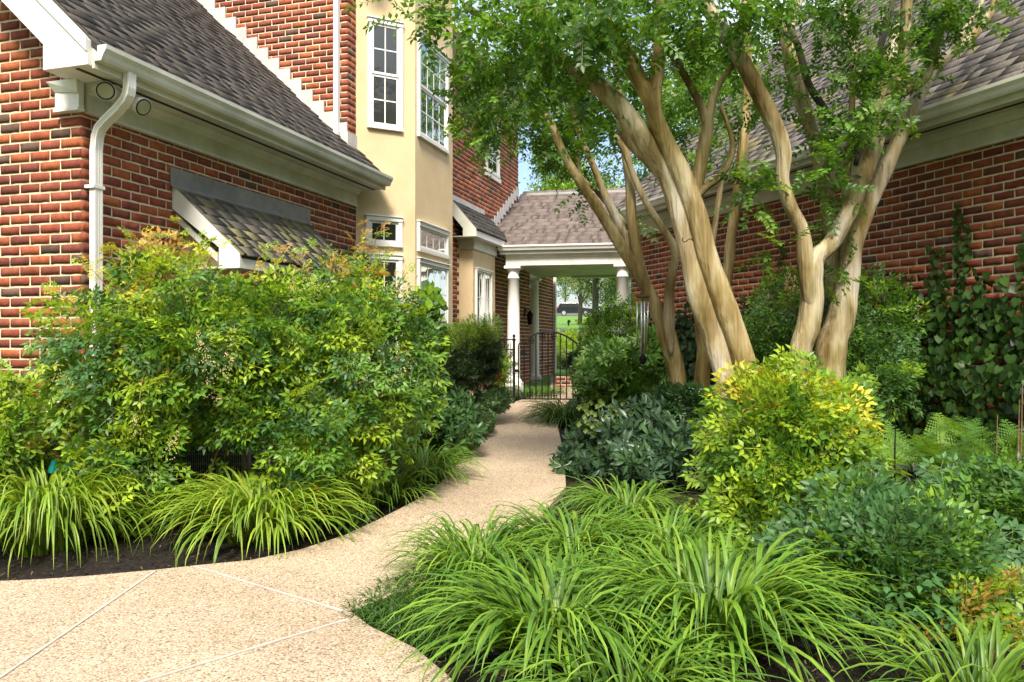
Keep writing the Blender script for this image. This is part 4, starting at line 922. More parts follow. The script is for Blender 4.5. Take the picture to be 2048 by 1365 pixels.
def shrub(name, label, cat, blobs, n, variants, mat, colf, group=None, sc=(.85, 1.2), up=.25, droop=0.0, nind=150, part='leaf_spray', rest='foliage', jitter=.5, lo=.72, canes=0, spikes=0, face=1.25, extra=None):
    b0 = blobs[0][0]; base = Vector((b0[0], b0[1], gz(b0[1]))); e = empty(name, base, label, cat, group)
    pl = []
    for p, nr in sample(blobs, n, lo):
        if extra and not extra(p): continue
        d = nr * .75 + np.array((0, 0, up - droop - (.55 if variants is NAND and rng.random() < .6 else 0))) + rng.normal(size=3) * jitter
        z = np.array((0, 0, .75)) + (nr + np.array((0, -.35, 0))) * face + rng.normal(size=3) * .3
        pl.append((int(rng.integers(len(variants))), frame(p, d, z, rng.uniform(*sc)), colf(p, nr)))
    place_many(part, rest, variants, pl, M[mat], e, nind)
    for k in range(canes):
        c_, r_ = blobs[k % len(blobs)]; q = Vector((c_[0] + rng.normal() * r_[0] * .3, c_[1] + rng.normal() * r_[1] * .25, 0)); q.z = gz(q.y) - .02
        t_ = Vector((c_[0] + rng.normal() * r_[0] * .5, c_[1] + rng.normal() * r_[1] * .3, c_[2] + r_[2] * rng.uniform(.1, .8)))
        mid = (q + t_) / 2 + Vector((rng.normal() * .04, rng.normal() * .04, 0)); MB().tube([q, mid, t_], [.009, .008, .005], 6).build('cane', M['cane'], e, smooth=True)
    return e
def pal(cols, wts=None, jit=.15, tipcol=None, tipz=None, tipp=0):
    cols = [np.array(c_) for c_ in cols]; wts = np.array(wts or [1] * len(cols), float); wts /= wts.sum()
    def f(p, nr):
        c_ = cols[rng.choice(len(cols), p=wts)]
        if tipcol is not None and nr[2] > .25 and p[2] > tipz and rng.random() < tipp: c_ = np.array(tipcol[rng.integers(len(tipcol))])
        return c_ * rng.uniform(1 - jit, 1 + jit)
    return f
LIME = (0.29, 0.42, 0.030); YG = (0.20, 0.34, 0.026); MG = (0.11, 0.235, 0.026); DG = (0.055, 0.135, 0.024); BG = (0.075, 0.18, 0.06); ORG_ = (0.42, 0.27, 0.07); YEL = (0.50, 0.48, 0.04)

# --- left nandina hedge
def gap(p):
    x, y = p[0] / p[1] * F + CX, HY - (p[2] - CZ) / p[1] * F
    if 325 < x < 575 and 845 < y < 1035: return rng.random() > .95
    if 60 < x < 165 and 855 < y < 990: return rng.random() > .93
    if 380 < x < 470 and 700 < y < 790: return rng.random() > .75
    return True
shrub('nandina_bush', 'big yellow-green nandina bush filling the corner by the downspout', 'bush',
      [blob(300, 745, 150, 160, 5.55, .45), blob(350, 615, 70, 80, 5.6, .3), blob(205, 700, 70, 80, 5.35, .3), blob(300, 930, 110, 110, 5.4, .35), blob(420, 710, 100, 110, 5.6, .4)],
      800, NAND, 'leaf', pal([YG, LIME, MG, BG, DG], [3, 2.2, 3, 1.6, 1.2], tipcol=[LIME, LIME, YEL, ORG_], tipz=1.7, tipp=.45), 'nandina bushes', nind=200, canes=14, extra=gap, lo=.70, sc=(.95, 1.35))
shrub('nandina_bush', 'tall nandina bush in front of the stucco bay, drooping over the striped lily leaves', 'bush',
      [blob(690, 745, 145, 170, 5.9, .5), blob(690, 585, 65, 45, 6.0, .3), blob(600, 685, 100, 95, 5.8, .4), blob(650, 900, 100, 110, 5.6, .35), blob(780, 720, 60, 95, 6.1, .35), blob(530, 680, 95, 80, 5.75, .35), blob(520, 800, 90, 100, 5.6, .2)],
      1050, NAND, 'leaf', pal([YG, LIME, MG, BG, DG], [3, 1.6, 3.5, 1.6, 1.6], tipcol=[LIME, YG, YEL, ORG_], tipz=1.75, tipp=.4), 'nandina bushes', nind=200, canes=12, extra=gap, lo=.70, sc=(.95, 1.35))
shrub('nandina_bush', 'low yellow-green nandina at the far left edge beside the brick wall', 'bush',
      [blob(10, 865, 55, 65, 5.25, .3), blob(-70, 865, 100, 90, 5.2, .4)], 280, NAND, 'leaf', pal([YG, MG, DG, LIME], [2, 3, 2, 1.5], tipcol=[LIME, YG], tipz=.9, tipp=.6), 'nandina bushes', nind=100, canes=4, extra=gap, sc=(.95, 1.3))
# long upright shoots with open leaves
def shoots(name, label, sites, cols):
    e = empty(name, PX(*sites[0][:3]), label, 'shoots'); pl = []
    for (x, y, Z, dx, h) in [(s[0], s[1], s[2], s[3] if len(s) > 3 else 0, s[4] if len(s) > 4 else 60) for s in sites]:
        a = PX(x, y + h * .5, Z); b_ = PX(x + dx, y - h * .5, Z); MB().tube([a, (a + b_) / 2 + Vector((.01, 0, 0)), b_], [.004, .003, .0015], 5).build('shoot_stem', M['cane'], e)
        for k in range(9):
            p = a.lerp(b_, k / 8); ang = rng.uniform(0, 6.3); d = np.array((math.cos(ang), math.sin(ang) * .7, rng.uniform(.3, 1.1))); c_ = np.array(cols[rng.integers(len(cols))])
            pl.append((int(rng.integers(8)), frame(np.array(p), d, (0, -.5, 1), rng.uniform(.35, .6)), c_ * rng.uniform(.85, 1.2)))
    place_many('leaf_spray', 'foliage', NAND, pl, M['leaf'], e, 200)
ShootL = [(350, 490, 5.6, 10, 90), (330, 510, 5.6, -20, 70), (300, 520, 5.5, -30, 60), (250, 540, 5.5, -30, 60), (395, 540, 5.6, 30, 80), (370, 500, 5.7, 20, 60), (220, 560, 5.4, -40, 50), (160, 600, 5.3, -50, 40), (120, 660, 5.2, -60, 40), (280, 500, 5.6, -8, 50)]
shoots('nandina_shoots', 'yellow young nandina shoots standing above the bush by the downspout', ShootL, [LIME, YG, YEL])
shoots('nandina_shoots', 'orange-tipped nandina shoots rising in front of the bay windows', [(700, 500, 6.0, 15, 90), (735, 500, 6.0, 20, 90), (660, 520, 5.9, -20, 60), (620, 540, 5.9, -30, 50), (535, 545, 5.8, 10, 70), (540, 530, 5.8, 14, 60), (750, 530, 6.1, 10, 60), (480, 560, 5.8, 30, 60), (780, 570, 6.1, 30, 60)], [LIME, ORG_, YG, YEL])
def panicles(label, sites):
    e = empty('nandina_blossom', PX(*sites[0]), label, 'blossom')
    for s in sites: single('flower_cluster', PAN[int(rng.integers(3))], frame(np.array(PX(*s)), (rng.normal() * .3, -.2, 1), (0, -1, .1), rng.uniform(.9, 1.25)), np.array((.62, .58, .33)), M['petal'], e)['kind'] = 'stuff'
panicles('cream nandina flower clusters over the bushes left of the path', [(615, 580, 5.55), (590, 600, 5.5), (765, 690, 5.6), (640, 590, 5.55), (115, 780, 5.0), (130, 800, 4.95), (335, 915, 4.95), (790, 590, 5.7), (820, 600, 5.7), (400, 715, 5.0), (420, 740, 5.0), (440, 760, 5.0), (270, 880, 5.0)])
panicles('cream nandina flower clusters beside the pale trunks', [(1590, 590, 6.9), (1575, 600, 6.9), (1690, 640, 7.0), (1580, 575, 6.9)])

# --- lilies
def clump(label, x, y, n, Rm, ht, cols, variants=None, group='lily clumps edging the path', name='daylily_clump', nind=160, baser=.14, part='leaf', cat='plant', z=None, asx=1.0):
    g = GP(x, y); e = empty(name, g, label, cat, group); pl = []; variants = variants or BLD
    for k in range(n):
        a = rng.uniform(0, 2 * math.pi); rr = baser * math.sqrt(rng.random()); p = np.array((g.x + math.cos(a) * rr * asx, g.y + math.sin(a) * rr, 0)); p[2] = gz(p[1]) - .01
        a2 = a + rng.normal() * .5; s_ = Rm / .42 * rng.uniform(.65, 1.1); A = np.eye(4)
        A[:3, 0] = np.array((-math.sin(a2), math.cos(a2), 0)) * -1 * min(s_, 1.25) * rng.uniform(.8, 1.2); A[:3, 1] = np.array((math.cos(a2), math.sin(a2), 0)) * s_; A[:3, 2] = np.array((0, 0, 1)) * (ht / .42) * rng.uniform(.75, 1.12); A[:3, 3] = p
        pl.append((int(rng.integers(len(variants))), A, np.array(cols[rng.integers(len(cols))]) * rng.uniform(.8, 1.2)))
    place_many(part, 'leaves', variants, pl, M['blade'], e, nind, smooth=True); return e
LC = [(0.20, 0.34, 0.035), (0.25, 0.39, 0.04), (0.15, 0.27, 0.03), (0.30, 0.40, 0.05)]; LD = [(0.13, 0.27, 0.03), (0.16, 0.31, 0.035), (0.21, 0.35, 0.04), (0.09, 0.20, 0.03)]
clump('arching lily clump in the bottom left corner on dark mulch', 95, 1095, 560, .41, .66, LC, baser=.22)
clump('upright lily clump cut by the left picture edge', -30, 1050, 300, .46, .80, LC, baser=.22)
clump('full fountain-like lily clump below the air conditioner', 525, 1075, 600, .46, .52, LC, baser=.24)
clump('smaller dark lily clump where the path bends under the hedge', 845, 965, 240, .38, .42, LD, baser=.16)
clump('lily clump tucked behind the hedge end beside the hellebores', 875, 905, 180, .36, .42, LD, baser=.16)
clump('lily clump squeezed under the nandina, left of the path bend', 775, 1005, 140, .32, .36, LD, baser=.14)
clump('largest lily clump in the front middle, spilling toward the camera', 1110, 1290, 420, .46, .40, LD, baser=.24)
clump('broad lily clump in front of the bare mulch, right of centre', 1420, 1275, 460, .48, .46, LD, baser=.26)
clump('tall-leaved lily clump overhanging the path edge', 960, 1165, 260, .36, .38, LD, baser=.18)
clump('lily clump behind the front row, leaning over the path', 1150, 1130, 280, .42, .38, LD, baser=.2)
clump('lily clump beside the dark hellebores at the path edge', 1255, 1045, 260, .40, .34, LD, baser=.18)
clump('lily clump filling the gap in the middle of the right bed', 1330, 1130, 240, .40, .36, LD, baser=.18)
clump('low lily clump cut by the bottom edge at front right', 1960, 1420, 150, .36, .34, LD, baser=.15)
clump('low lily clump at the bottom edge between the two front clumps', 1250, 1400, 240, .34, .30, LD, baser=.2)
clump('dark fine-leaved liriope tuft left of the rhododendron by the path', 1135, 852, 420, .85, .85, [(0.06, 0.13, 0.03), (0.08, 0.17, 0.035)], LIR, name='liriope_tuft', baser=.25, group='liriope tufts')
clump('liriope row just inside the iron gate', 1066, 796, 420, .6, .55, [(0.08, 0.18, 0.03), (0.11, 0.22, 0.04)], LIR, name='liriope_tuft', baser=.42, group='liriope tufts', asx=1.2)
# orange daylily flower
df = empty('daylily_flower', PX(640, 985, 5.2), 'orange daylily bloom at the hedge foot above the lily leaves', 'flower')
MB().tube([PX(645, 1080, 5.2), PX(641, 1000, 5.2)], .003, 5).build('flower_stalk', M['cane'], df)
for s in ((632, 974), (643, 984), (638, 992)): single('blossom', FLW[0], frame(np.array(PX(s[0], s[1], 5.15)), (0, -.2, 1), (0, -1, .3), 1.0), np.array((.8, .30, .02)), M['petal'], df)
# mondo grass patch (uncountable)
pl = []; poly_ = [GP(*p) for p in ((690, 1245), (770, 1185), (880, 1140), (980, 1180), (1000, 1290), (920, 1330), (850, 1315), (760, 1275))]
def inpoly(x, y, P):
    c_ = False; j = len(P) - 1
    for i in range(len(P)):
        if (P[i].y > y) != (P[j].y > y) and x < (P[j].x - P[i].x) * (y - P[i].y) / (P[j].y - P[i].y) + P[i].x: c_ = not c_
        j = i
    return c_
xs = [p.x for p in poly_]; ys = [p.y for p in poly_]
while len(pl) < 3600:
    x, y = rng.uniform(min(xs), max(xs)), rng.uniform(min(ys), max(ys))
    if not inpoly(x, y, poly_): continue
    a2 = rng.uniform(0, 6.3); s_ = rng.uniform(.25, .5); A = np.eye(4); A[:3, 0] = np.array((-math.sin(a2), math.cos(a2), 0)) * .55; A[:3, 1] = np.array((math.cos(a2), math.sin(a2), 0)) * s_; A[:3, 2] = (0, 0, rng.uniform(.25, .45)); A[:3, 3] = (x, y, gz(y) + .01)
    pl.append((int(rng.integers(8)), A, np.array(((0.06, 0.15, 0.025), (0.09, 0.20, 0.03), (0.05, 0.11, 0.02))[rng.integers(3)]) * rng.uniform(.7, 1.2)))
mg = merged('mondo_grass', LIR, pl, M['blade'], None); tag(mg, 'short dark dwarf mondo grass carpet spilling onto the path edge', 'grass')

# --- right bed
shrub('nandina_bush', 'bright yellow-green nandina bush in front of the thick pale trunk', 'bush',
      [blob(1575, 925, 118, 135, 4.95, .38), blob(1600, 825, 95, 50, 5.1, .28), blob(1510, 870, 65, 80, 5.0, .28), blob(1545, 1030, 95, 50, 4.75, .28)], 640, NAND, 'leaf',
      pal([YG, LIME, MG, DG], [3, 2, 3.4, 1.2], tipcol=[LIME, YEL, ORG_, YG, LIME], tipz=.9, tipp=.38), 'nandina bushes', nind=250, canes=8, sc=(1.0, 1.35))
shrub('nandina_bush', 'blue-green nandina mound at the front right above bare mulch', 'bush',
      [blob(1765, 1160, 150, 100, 3.95, .38), blob(1710, 1110, 80, 60, 4.0, .28), blob(1840, 1150, 80, 80, 3.9, .28), blob(1670, 1190, 60, 60, 3.85, .22)], 430, NAND, 'leaf',
      pal([BG, MG, (0.07, 0.16, 0.05), YG], [3.5, 2.4, 3, .7], tipcol=[(0.13, 0.24, 0.05), YG], tipz=.7, tipp=.3), 'nandina bushes', sc=(1.1, 1.45), nind=250, canes=5)
shrub('nandina_bush', 'blue-green nandina bush cut by the right picture edge', 'bush',
      [blob(2030, 1070, 95, 95, 4.4, .38), blob(2110, 1090, 120, 130, 4.3, .4), blob(1960, 1040, 50, 50, 4.6, .22)], 420, NAND, 'leaf', pal([BG, DG, MG], [3, 1.6, 2]), 'nandina bushes', nind=150, canes=4, sc=(1.05, 1.4))
shrub('nandina_bush', 'small orange and yellow nandina seedling on the mulch at far right', 'bush',
      [blob(1990, 1235, 55, 45, 3.55, .16), blob(1900, 1250, 60, 30, 3.5, .12)], 90, NAND, 'leaf', pal([YG, LIME, ORG_, MG], [3, 2, 2.4, 1]), 'nandina bushes', sc=(.7, 1), nind=90)
shrub('nandina_bush', 'dark green nandina growing behind the right hand trunks', 'bush',
      [blob(1600, 660, 85, 100, 7.6, .4), blob(1720, 670, 90, 110, 7.6, .4), blob(1560, 740, 70, 60, 7.5, .3), blob(1740, 760, 60, 50, 7.2, .3)], 620, NAND, 'leaf',
      pal([MG, DG, BG, YG], [3, 2.5, 2, .8]), 'nandina bushes', nind=120, canes=6)
shrub('rhododendron', 'dark glossy rhododendron between the gate and the slim trunks', 'bush',
      [blob(1240, 748, 85, 68, 9.9, .6), blob(1195, 735, 42, 55, 10.4, .4), blob(1290, 730, 50, 70, 9.6, .5), blob(1185, 785, 35, 30, 10.3, .3)], 560, RHO, 'glossleaf', pal([(0.10, 0.22, 0.035), (0.06, 0.14, 0.025), (0.15, 0.28, 0.045)], [3, 2.0, 1.6]), nind=200, up=.5, part='leaf_whorl')
shrub('viburnum_bush', 'twiggy light green shrub climbing round the right portico column', 'bush',
      [blob(1225, 662, 42, 24, 11.2, .4), blob(1190, 668, 20, 18, 11.6, .3), blob(1262, 640, 10, 36, 12.4, .1)], 360, MYR, 'leaf', pal([MG, YG, DG], [3, 1.4, 2]), sc=(.6, 1), nind=100, canes=4)
shrub('hellebore_patch', 'dark leathery hellebore patch hugging the right path edge', 'plant',
      [blob(1200, 900, 80, 60, 7.6, .5), blob(1290, 880, 100, 75, 7.2, .5), blob(1370, 910, 70, 60, 6.7, .4), blob(1150, 930, 40, 40, 7.2, .3), blob(1260, 930, 70, 50, 6.7, .4)], 560, HEL, 'glossleaf',
      pal([(0.035, 0.075, 0.038), (0.05, 0.105, 0.04), (0.028, 0.06, 0.03)]), sc=(.6, 1.0), nind=250, up=.9, jitter=.4, part='leaf', face=.9)
fe = empty('hellebore_flowers', PX(1190, 850, 7.8), 'pale green hellebore blooms standing over the dark leaves by the path', 'flowers')
for p, nr in sample([blob(1195, 855, 65, 45, 7.5, .4), blob(1235, 860, 60, 50, 7.3, .4)], 85, .9, 1.05, 0, 0):
    single('blossom', FLW[0], frame(p + np.array((0, -.05, .03)), (rng.normal() * .5, -.4, .6), (rng.normal() * .4, -1, .4), rng.uniform(.8, 1.3)), np.array((.25, .36, .12)) * rng.uniform(.8, 1.1), M['petal'], fe)
fw = empty('hellebore_plant', GP(1430, 1075), 'hellebore with white blooms on bare mulch left of the bright nandina', 'plant')
for k in range(14):
    single('leaf', HEL[k % 6], frame(np.array(PX(1395 + rng.uniform(-40, 50), 1045 + rng.uniform(-40, 30), 5.2)), rng.normal(size=3) * .5 + np.array((0, -.2, .3)), (0, -.6, 1), .6), np.array((.05, .10, .055)), M['glossleaf'], fw)
for x, y in ((1410, 1000), (1420, 1012), (1432, 992), (1428, 1018), (1440, 1003), (1415, 985), (1400, 1008)):
    single('blossom', FLW[0], frame(np.array(PX(x, y, 5.0)), (rng.normal() * .4, -.3, .6), (0, -1, .3), 1.2), np.array((.62, .64, .45)), M['petal'], fw)
shrub('skimmia_bush', 'dark shiny-leaved skimmia at the foot of the slim trunks', 'bush',
      [blob(1390, 830, 75, 55, 7.2, .4), blob(1430, 880, 55, 50, 6.6, .3), blob(1345, 800, 40, 30, 7.6, .3)], 420, SKI, 'glossleaf', pal([(0.045, 0.11, 0.03), (0.03, 0.075, 0.022)]), nind=150, up=.7, part='leaf_whorl', sc=(.9, 1.4))
# left far planting
shrub('hydrangea_bush', 'broad-leaved hydrangea between the hedge and the bay windows', 'bush',
      [blob(850, 620, 32, 50, 7.6, .3), blob(860, 690, 40, 50, 7.8, .3)], 110, HYD, 'leaf', pal([MG, YG, (0.06, 0.13, 0.03)]), nind=110, part='leaf_whorl', sc=(.6, .95), up=.4)
shrub('yew_hedge', 'dense dark clipped yew hedge with bright tips left of the gate', 'hedge',
      [blob(925, 722, 58, 56, 10.6, .5), blob(965, 715, 30, 52, 10.8, .4), blob(900, 735, 50, 62, 10.2, .4), blob(940, 690, 50, 24, 10.5, .4)], 3200, YEW, 'leaf', pal([(0.022, 0.05, 0.016), (0.035, 0.07, 0.02)], tipcol=[(0.12, 0.22, 0.02), (0.16, 0.26, 0.03)], tipz=1.28, tipp=.8), nind=60, up=.7, sc=(1.1, 1.8), lo=.6)
shrub('boxwood_topiary', 'small clipped green shrub in front of the narrow paired window', 'bush', [blob(944, 652, 10, 17, 11.3, .1)], 160, YEW, 'leaf', pal([MG, DG]), 'topiary shrubs', nind=40, sc=(.5, .8))
shrub('boxwood_topiary', 'clipped green shrub below the narrow window, nearest the fence', 'bush', [blob(980, 655, 20, 22, 11.4, .15)], 260, YEW, 'leaf', pal([MG, DG]), 'topiary shrubs', nind=40, sc=(.5, .8))
shrub('hellebore_patch', 'large-leaved green hellebores left of the path under the yew', 'plant',
      [blob(880, 825, 75, 45, 8.2, .5), blob(925, 860, 45, 40, 8.0, .4), blob(850, 790, 60, 40, 8.6, .4)], 420, HEL, 'glossleaf', pal([(0.05, 0.12, 0.035), (0.075, 0.16, 0.04), (0.035, 0.085, 0.03)]), sc=(.55, .95), nind=200, up=.9, part='leaf', face=.9)
shrub('pachysandra_patch', 'low pachysandra ground cover at the foot of the gate post', 'plant',
      [blob(985, 800, 40, 26, 10.8, .6), blob(960, 840, 30, 25, 9.6, .5)], 420, SKI, 'glossleaf', pal([(0.05, 0.12, 0.035), (0.09, 0.17, 0.06)]), sc=(.7, 1), nind=80, up=.9, part='leaf_whorl')
shrub('astilbe_plant', 'dark red feathery astilbe in front of the iron fence', 'plant', [blob(955, 775, 22, 20, 10.6, .2), blob(985, 765, 20, 20, 11.2, .2)], 180, YEW, 'leaf', pal([(0.20, 0.02, 0.02), (0.12, 0.012, 0.015)]), nind=60, up=1.2, sc=(.6, 1.1))
shrub('fern_shrub', 'small pale green shrub against the brick behind the iron fence', 'bush', [blob(1002, 740, 16, 26, 13.9, .2)], 100, MYR, 'leaf', pal([MG, YG]), nind=30, sc=(.6, .9))
shrub('euonymus_bush', 'lime green rounded shrub beyond the gate, right of the downspout', 'bush', [blob(1140, 697, 32, 24, 24.5, .5), blob(1120, 712, 26, 24, 24, .5)], 800, MYR, 'leaf', pal([LIME, YG, (0.2, .33, .03)]), nind=60)
shrub('euonymus_bush', 'variegated cream and green shrub seen through the gate bars', 'bush', [blob(1136, 742, 36, 28, 22.0, .5)], 750, MYR, 'leaf', pal([(0.30, 0.38, 0.12), MG, (0.14, 0.2, 0.05)]), nind=60, sc=(.6, 1))
shrub('laurel_bush', 'dark laurel shrub filling the space behind the gate right of the portico walk', 'bush', [blob(1168, 748, 26, 38, 16.3, .4), blob(1155, 722, 20, 16, 18.5, .3), blob(1200, 735, 40, 45, 15.8, .5)], 420, RHO, 'glossleaf', pal([(0.05, 0.12, 0.03), (0.03, 0.07, 0.02)]), nind=60, sc=(.9, 1.4), part='leaf_whorl')

# --- ferns
fern_sites = [(1745, 930, 5.9, 1.0), (1800, 905, 6.2, 1.0), (1840, 960, 5.6, 1.05), (1900, 900, 6.1, 1.1), (1960, 930, 5.7, 1.15), (2030, 900, 6.0, 1.2), (1725, 990, 5.2, .85), (1870, 1010, 5.1, .9), (1960, 870, 6.6, 1.1), (1810, 1010, 4.9, .8), (2080, 950, 5.6, 1.2)]
fern_lab = ['fern just right of the bright nandina', 'fern behind the tall dark-stemmed plant', 'bright fern spreading over the middle of the bed', 'tall arching fern beneath the ivy-covered wall', 'large light green fern left of the edge nandina', 'upright fern at the right picture edge below the vine', 'small fern peeking over the blue-green nandina', 'yellowish low fern in front of the dark stem', 'rear fern closest to the vine on the wall', 'smallest fern beside the dark stemmed plant', 'fern cut by the right picture edge']
for (x, y, Z, s_), lab in zip(fern_sites, fern_lab):
    g = Vector(((x - CX) / F * Z, Z, gz(Z))); e = empty('fern', g, lab + ', ostrich type', 'fern', 'ferns in the right bed')
    for k in range(9):
        a = 2 * math.pi * k / 9 + rng.normal() * .25; d = np.array((math.cos(a), math.sin(a), 0)); A = np.eye(4); ss = s_ * rng.uniform(.75, 1.15) * 1.25
        A[:3, 0] = np.array((math.sin(a), -math.cos(a), 0)) * ss; A[:3, 1] = d * ss; A[:3, 2] = (0, 0, ss * 1.15); A[:3, 3] = (g.x, g.y, g.z)
        single('frond', FRN[int(rng.integers(5))], A, np.array(((0.12, 0.25, 0.035), (0.17, 0.31, 0.04), (0.08, 0.18, 0.03))[rng.integers(3)]) * rng.uniform(.85, 1.15), M['leaf'], e)
dk = empty('ligularia_plant', PX(1790, 940, 5.2), 'dark-stemmed plant with drooping purplish leaves among the ferns', 'plant')
MB().tube([PX(1790, 1010, 5.1), PX(1789, 930, 5.1), PX(1791, 845, 5.1)], [.007, .006, .003], 6).build('stem', M['iron'], dk)
for k in range(12): single('leaf', RHO[k % 6], frame(np.array(PX(1790 + rng.uniform(-50, 50), 930 + rng.uniform(-10, 30), 5.1 + rng.uniform(-.2, .2))), rng.normal(size=3) * .5, (0, -.3, 1), .7), np.array((.035, .055, .03)), M['leaf'], dk)
rs = empty('fern_spore_stalk', PX(1990, 900, 5.4), 'brown dried upright fern stalks at the right edge', 'stalks')
for x, y0, y1 in ((1992, 960, 830), (2042, 920, 770), (2036, 930, 800)): MB().tube([PX(x, y0, 5.4), PX(x + 3, y1, 5.4)], [.006, .003], 5).build('stalk', M['cane'], rs)

# --- vine on right wall
vine = empty('climbing_vine', R(2.5, .1, -1.2), 'climbing hydrangea vine with heart-shaped leaves covering the lower right brick wall', 'vine')
pl = []
def vtop(s):   # top height (zc) of cover along the wall
    base = .30 + .12 * math.sin(s * 2.1) + .08 * math.sin(s * 5.3 + 1)
    if s > 3.6: base = .33 + .08 * math.sin(s * 3)
    return base
cnt = 0
while len(pl) < 10500 and cnt < 80000:
    cnt += 1; s = rng.uniform(-2.2, 6.4); z = -1.25 + (vtop(s) + 1.25 + .35 * rng.random() ** 3) * rng.random() ** .95; dep = .03 + rng.random() * (.30 if z < vtop(s) - .35 else .10)
    p = R(s, dep, z); nrm_ = np.array(N2) + rng.normal(size=3) * .35 + np.array((0, 0, .35)); d = np.array((rng.normal() * .4, rng.normal() * .4, -1.))
    dark_ = s > 2.4
    c_ = np.array(((0.036, 0.085, 0.02), (0.05, 0.115, 0.025), (0.026, 0.062, 0.017), (0.08, 0.16, 0.03))[rng.choice(4, p=[.35, .3, .25, .1])]) * rng.uniform(.8, 1.2)
    if dark_: c_ = np.array((0.030, 0.066, 0.028)) * rng.uniform(.7, 1.4)
    pl.append((int(rng.integers(5)), frame(np.array(p), d, nrm_, rng.uniform(.05, .092)), c_))
for s, zt in ((.55, 1.35), (.42, 1.15), (.8, 1.0), (.65, .95), (-.25, 1.5), (-.1, 1.0), (-.6, .95), (2.95, 1.25), (3.05, .9), (1.7, .75), (6.3, 1.0), (-1.1, 1.2)):
    zz = 0.2; ss_ = s
    pts = []
    while zz < zt:
        pts.append(R(ss_, .012, zz))
        for _ in range(2): pl.append((int(rng.integers(5)), frame(np.array(R(ss_ + rng.normal() * .03, .03, zz)), (rng.normal() * .5, 0, -1), np.array(N2) + rng.normal(size=3) * .3, rng.uniform(.035, .07)), np.array((0.05, 0.12, 0.025)) * rng.uniform(.7, 1.2)))
        zz += .05; ss_ += rng.normal() * .012
    if len(pts) > 2: MB().tube(pts, .003, 4).build('vine_stem', M['cane'], vine)
place_many('leaf', 'leaves', HRT, pl, M['leaf'], vine, 300)
for k in range(26):
    s = rng.uniform(-2, 6.2); pts = [R(s, .02, -1.3)]
    for i in range(6): s += rng.normal() * .12; pts.append(R(s, .03, -1.3 + (i + 1) * .26))
    MB().tube(pts, .007, 5).build('vine_stem', M['cane'], vine)

# ------------------------------------------------------------------ crape myrtle crowns
MC = [(0.075, 0.185, 0.022), (0.105, 0.235, 0.026), (0.05, 0.125, 0.02), (0.15, 0.30, 0.03)]
def crown(e, blobs, n, colmul=1.0, nind=200, sc=(.9, 1.35)):
    pl = []; wts = np.array([b[2] for b in blobs], float); wts /= wts.sum()
    for k in range(n):
        c_, r_, _ = blobs[rng.choice(len(blobs), p=wts)]; d = rng.normal(size=3); d /= np.linalg.norm(d); p = c_ + d * r_ * rng.random() ** .45
        dr = rng.normal(size=3) * .8 + np.array((-.25, -.1, -.1)); z = np.array((0, 0, 1.)) + rng.normal(size=3) * .45
        pl.append((int(rng.integers(8)), frame(p, dr, z, rng.uniform(*sc)), np.array(MC[rng.choice(4, p=[.4, .3, .2, .1])]) * rng.uniform(.8, 1.2) * colmul))
    place_many('leaf_spray', 'crown', MYR, pl, M['leaf'], e, nind)
def B3(x, y, rx, ry, Z, rz, w_): c_, r_ = blob(x, y, rx, ry, Z, rz); return (c_, r_, w_)
crown(tC, [B3(1180, 50, 230, 70, 5.6, .9, 5), B3(1030, 90, 150, 80, 6.2, .9, 4), B3(880, 20, 110, 30, 6.2, .5, 1.3), B3(1180, 170, 150, 70, 6.8, .8, 3), B3(1400, 60, 130, 70, 6.2, .8, 2.6), B3(1330, -60, 420, 70, 6.0, 1.3, 4), B3(1390, 180, 70, 60, 7.4, .5, 1.1), B3(960, 170, 70, 25, 6.6, .4, .7)], 850)
crown(tL, [B3(1080, 190, 130, 70, 8.2, .9, 3), B3(1150, 270, 110, 70, 8.8, .8, 2.4), B3(975, 220, 75, 25, 8.0, .4, .8), B3(1000, 275, 80, 22, 8.2, .4, .8), B3(1130, 310, 70, 30, 8.4, .5, .7), B3(1370, 180, 130, 110, 9.0, .8, 3), B3(1320, 300, 80, 60, 9.2, .5, .8), B3(1165, 395, 16, 14, 8.2, .15, .1), B3(1275, 445, 35, 14, 8.6, .2, .12), B3(1210, 210, 110, 70, 9.0, .8, 2.4), B3(1450, 300, 40, 60, 8.6, .4, .5)], 820, .95, 150)
crown(tR, [B3(1680, 30, 90, 35, 6.6, .5, 1.0), B3(1700, 150, 60, 50, 6.6, .4, .8), B3(1780, 150, 55, 55, 6.4, .4, .7), B3(1600, 150, 25, 90, 6.8, .3, .35), B3(1870, 50, 60, 45, 6.4, .4, .8), B3(1930, 20, 60, 30, 6.4, .4, .6), B3(1690, 260, 55, 50, 6.6, .4, .7), B3(1740, 250, 60, 40, 6.2, .4, .5), B3(1660, 330, 45, 30, 6.4, .3, .4), B3(1660, 385, 45, 25, 6.5, .3, .3), B3(1515, 370, 35, 50, 6.3, .25, .4), B3(1660, 470, 40, 60, 6.9, .3, .3), B3(1560, 495, 35, 12, 6.0, .15, .1), B3(1500, 60, 60, 60, 6.3, .4, .9), B3(1520, 200, 40, 80, 7.4, .4, .6), B3(1760, -70, 300, 60, 6.4, 1.0, 2.5), B3(1655, 545, 30, 20, 6.7, .2, .12)], 680, 1.0, 200, (.8, 1.15))

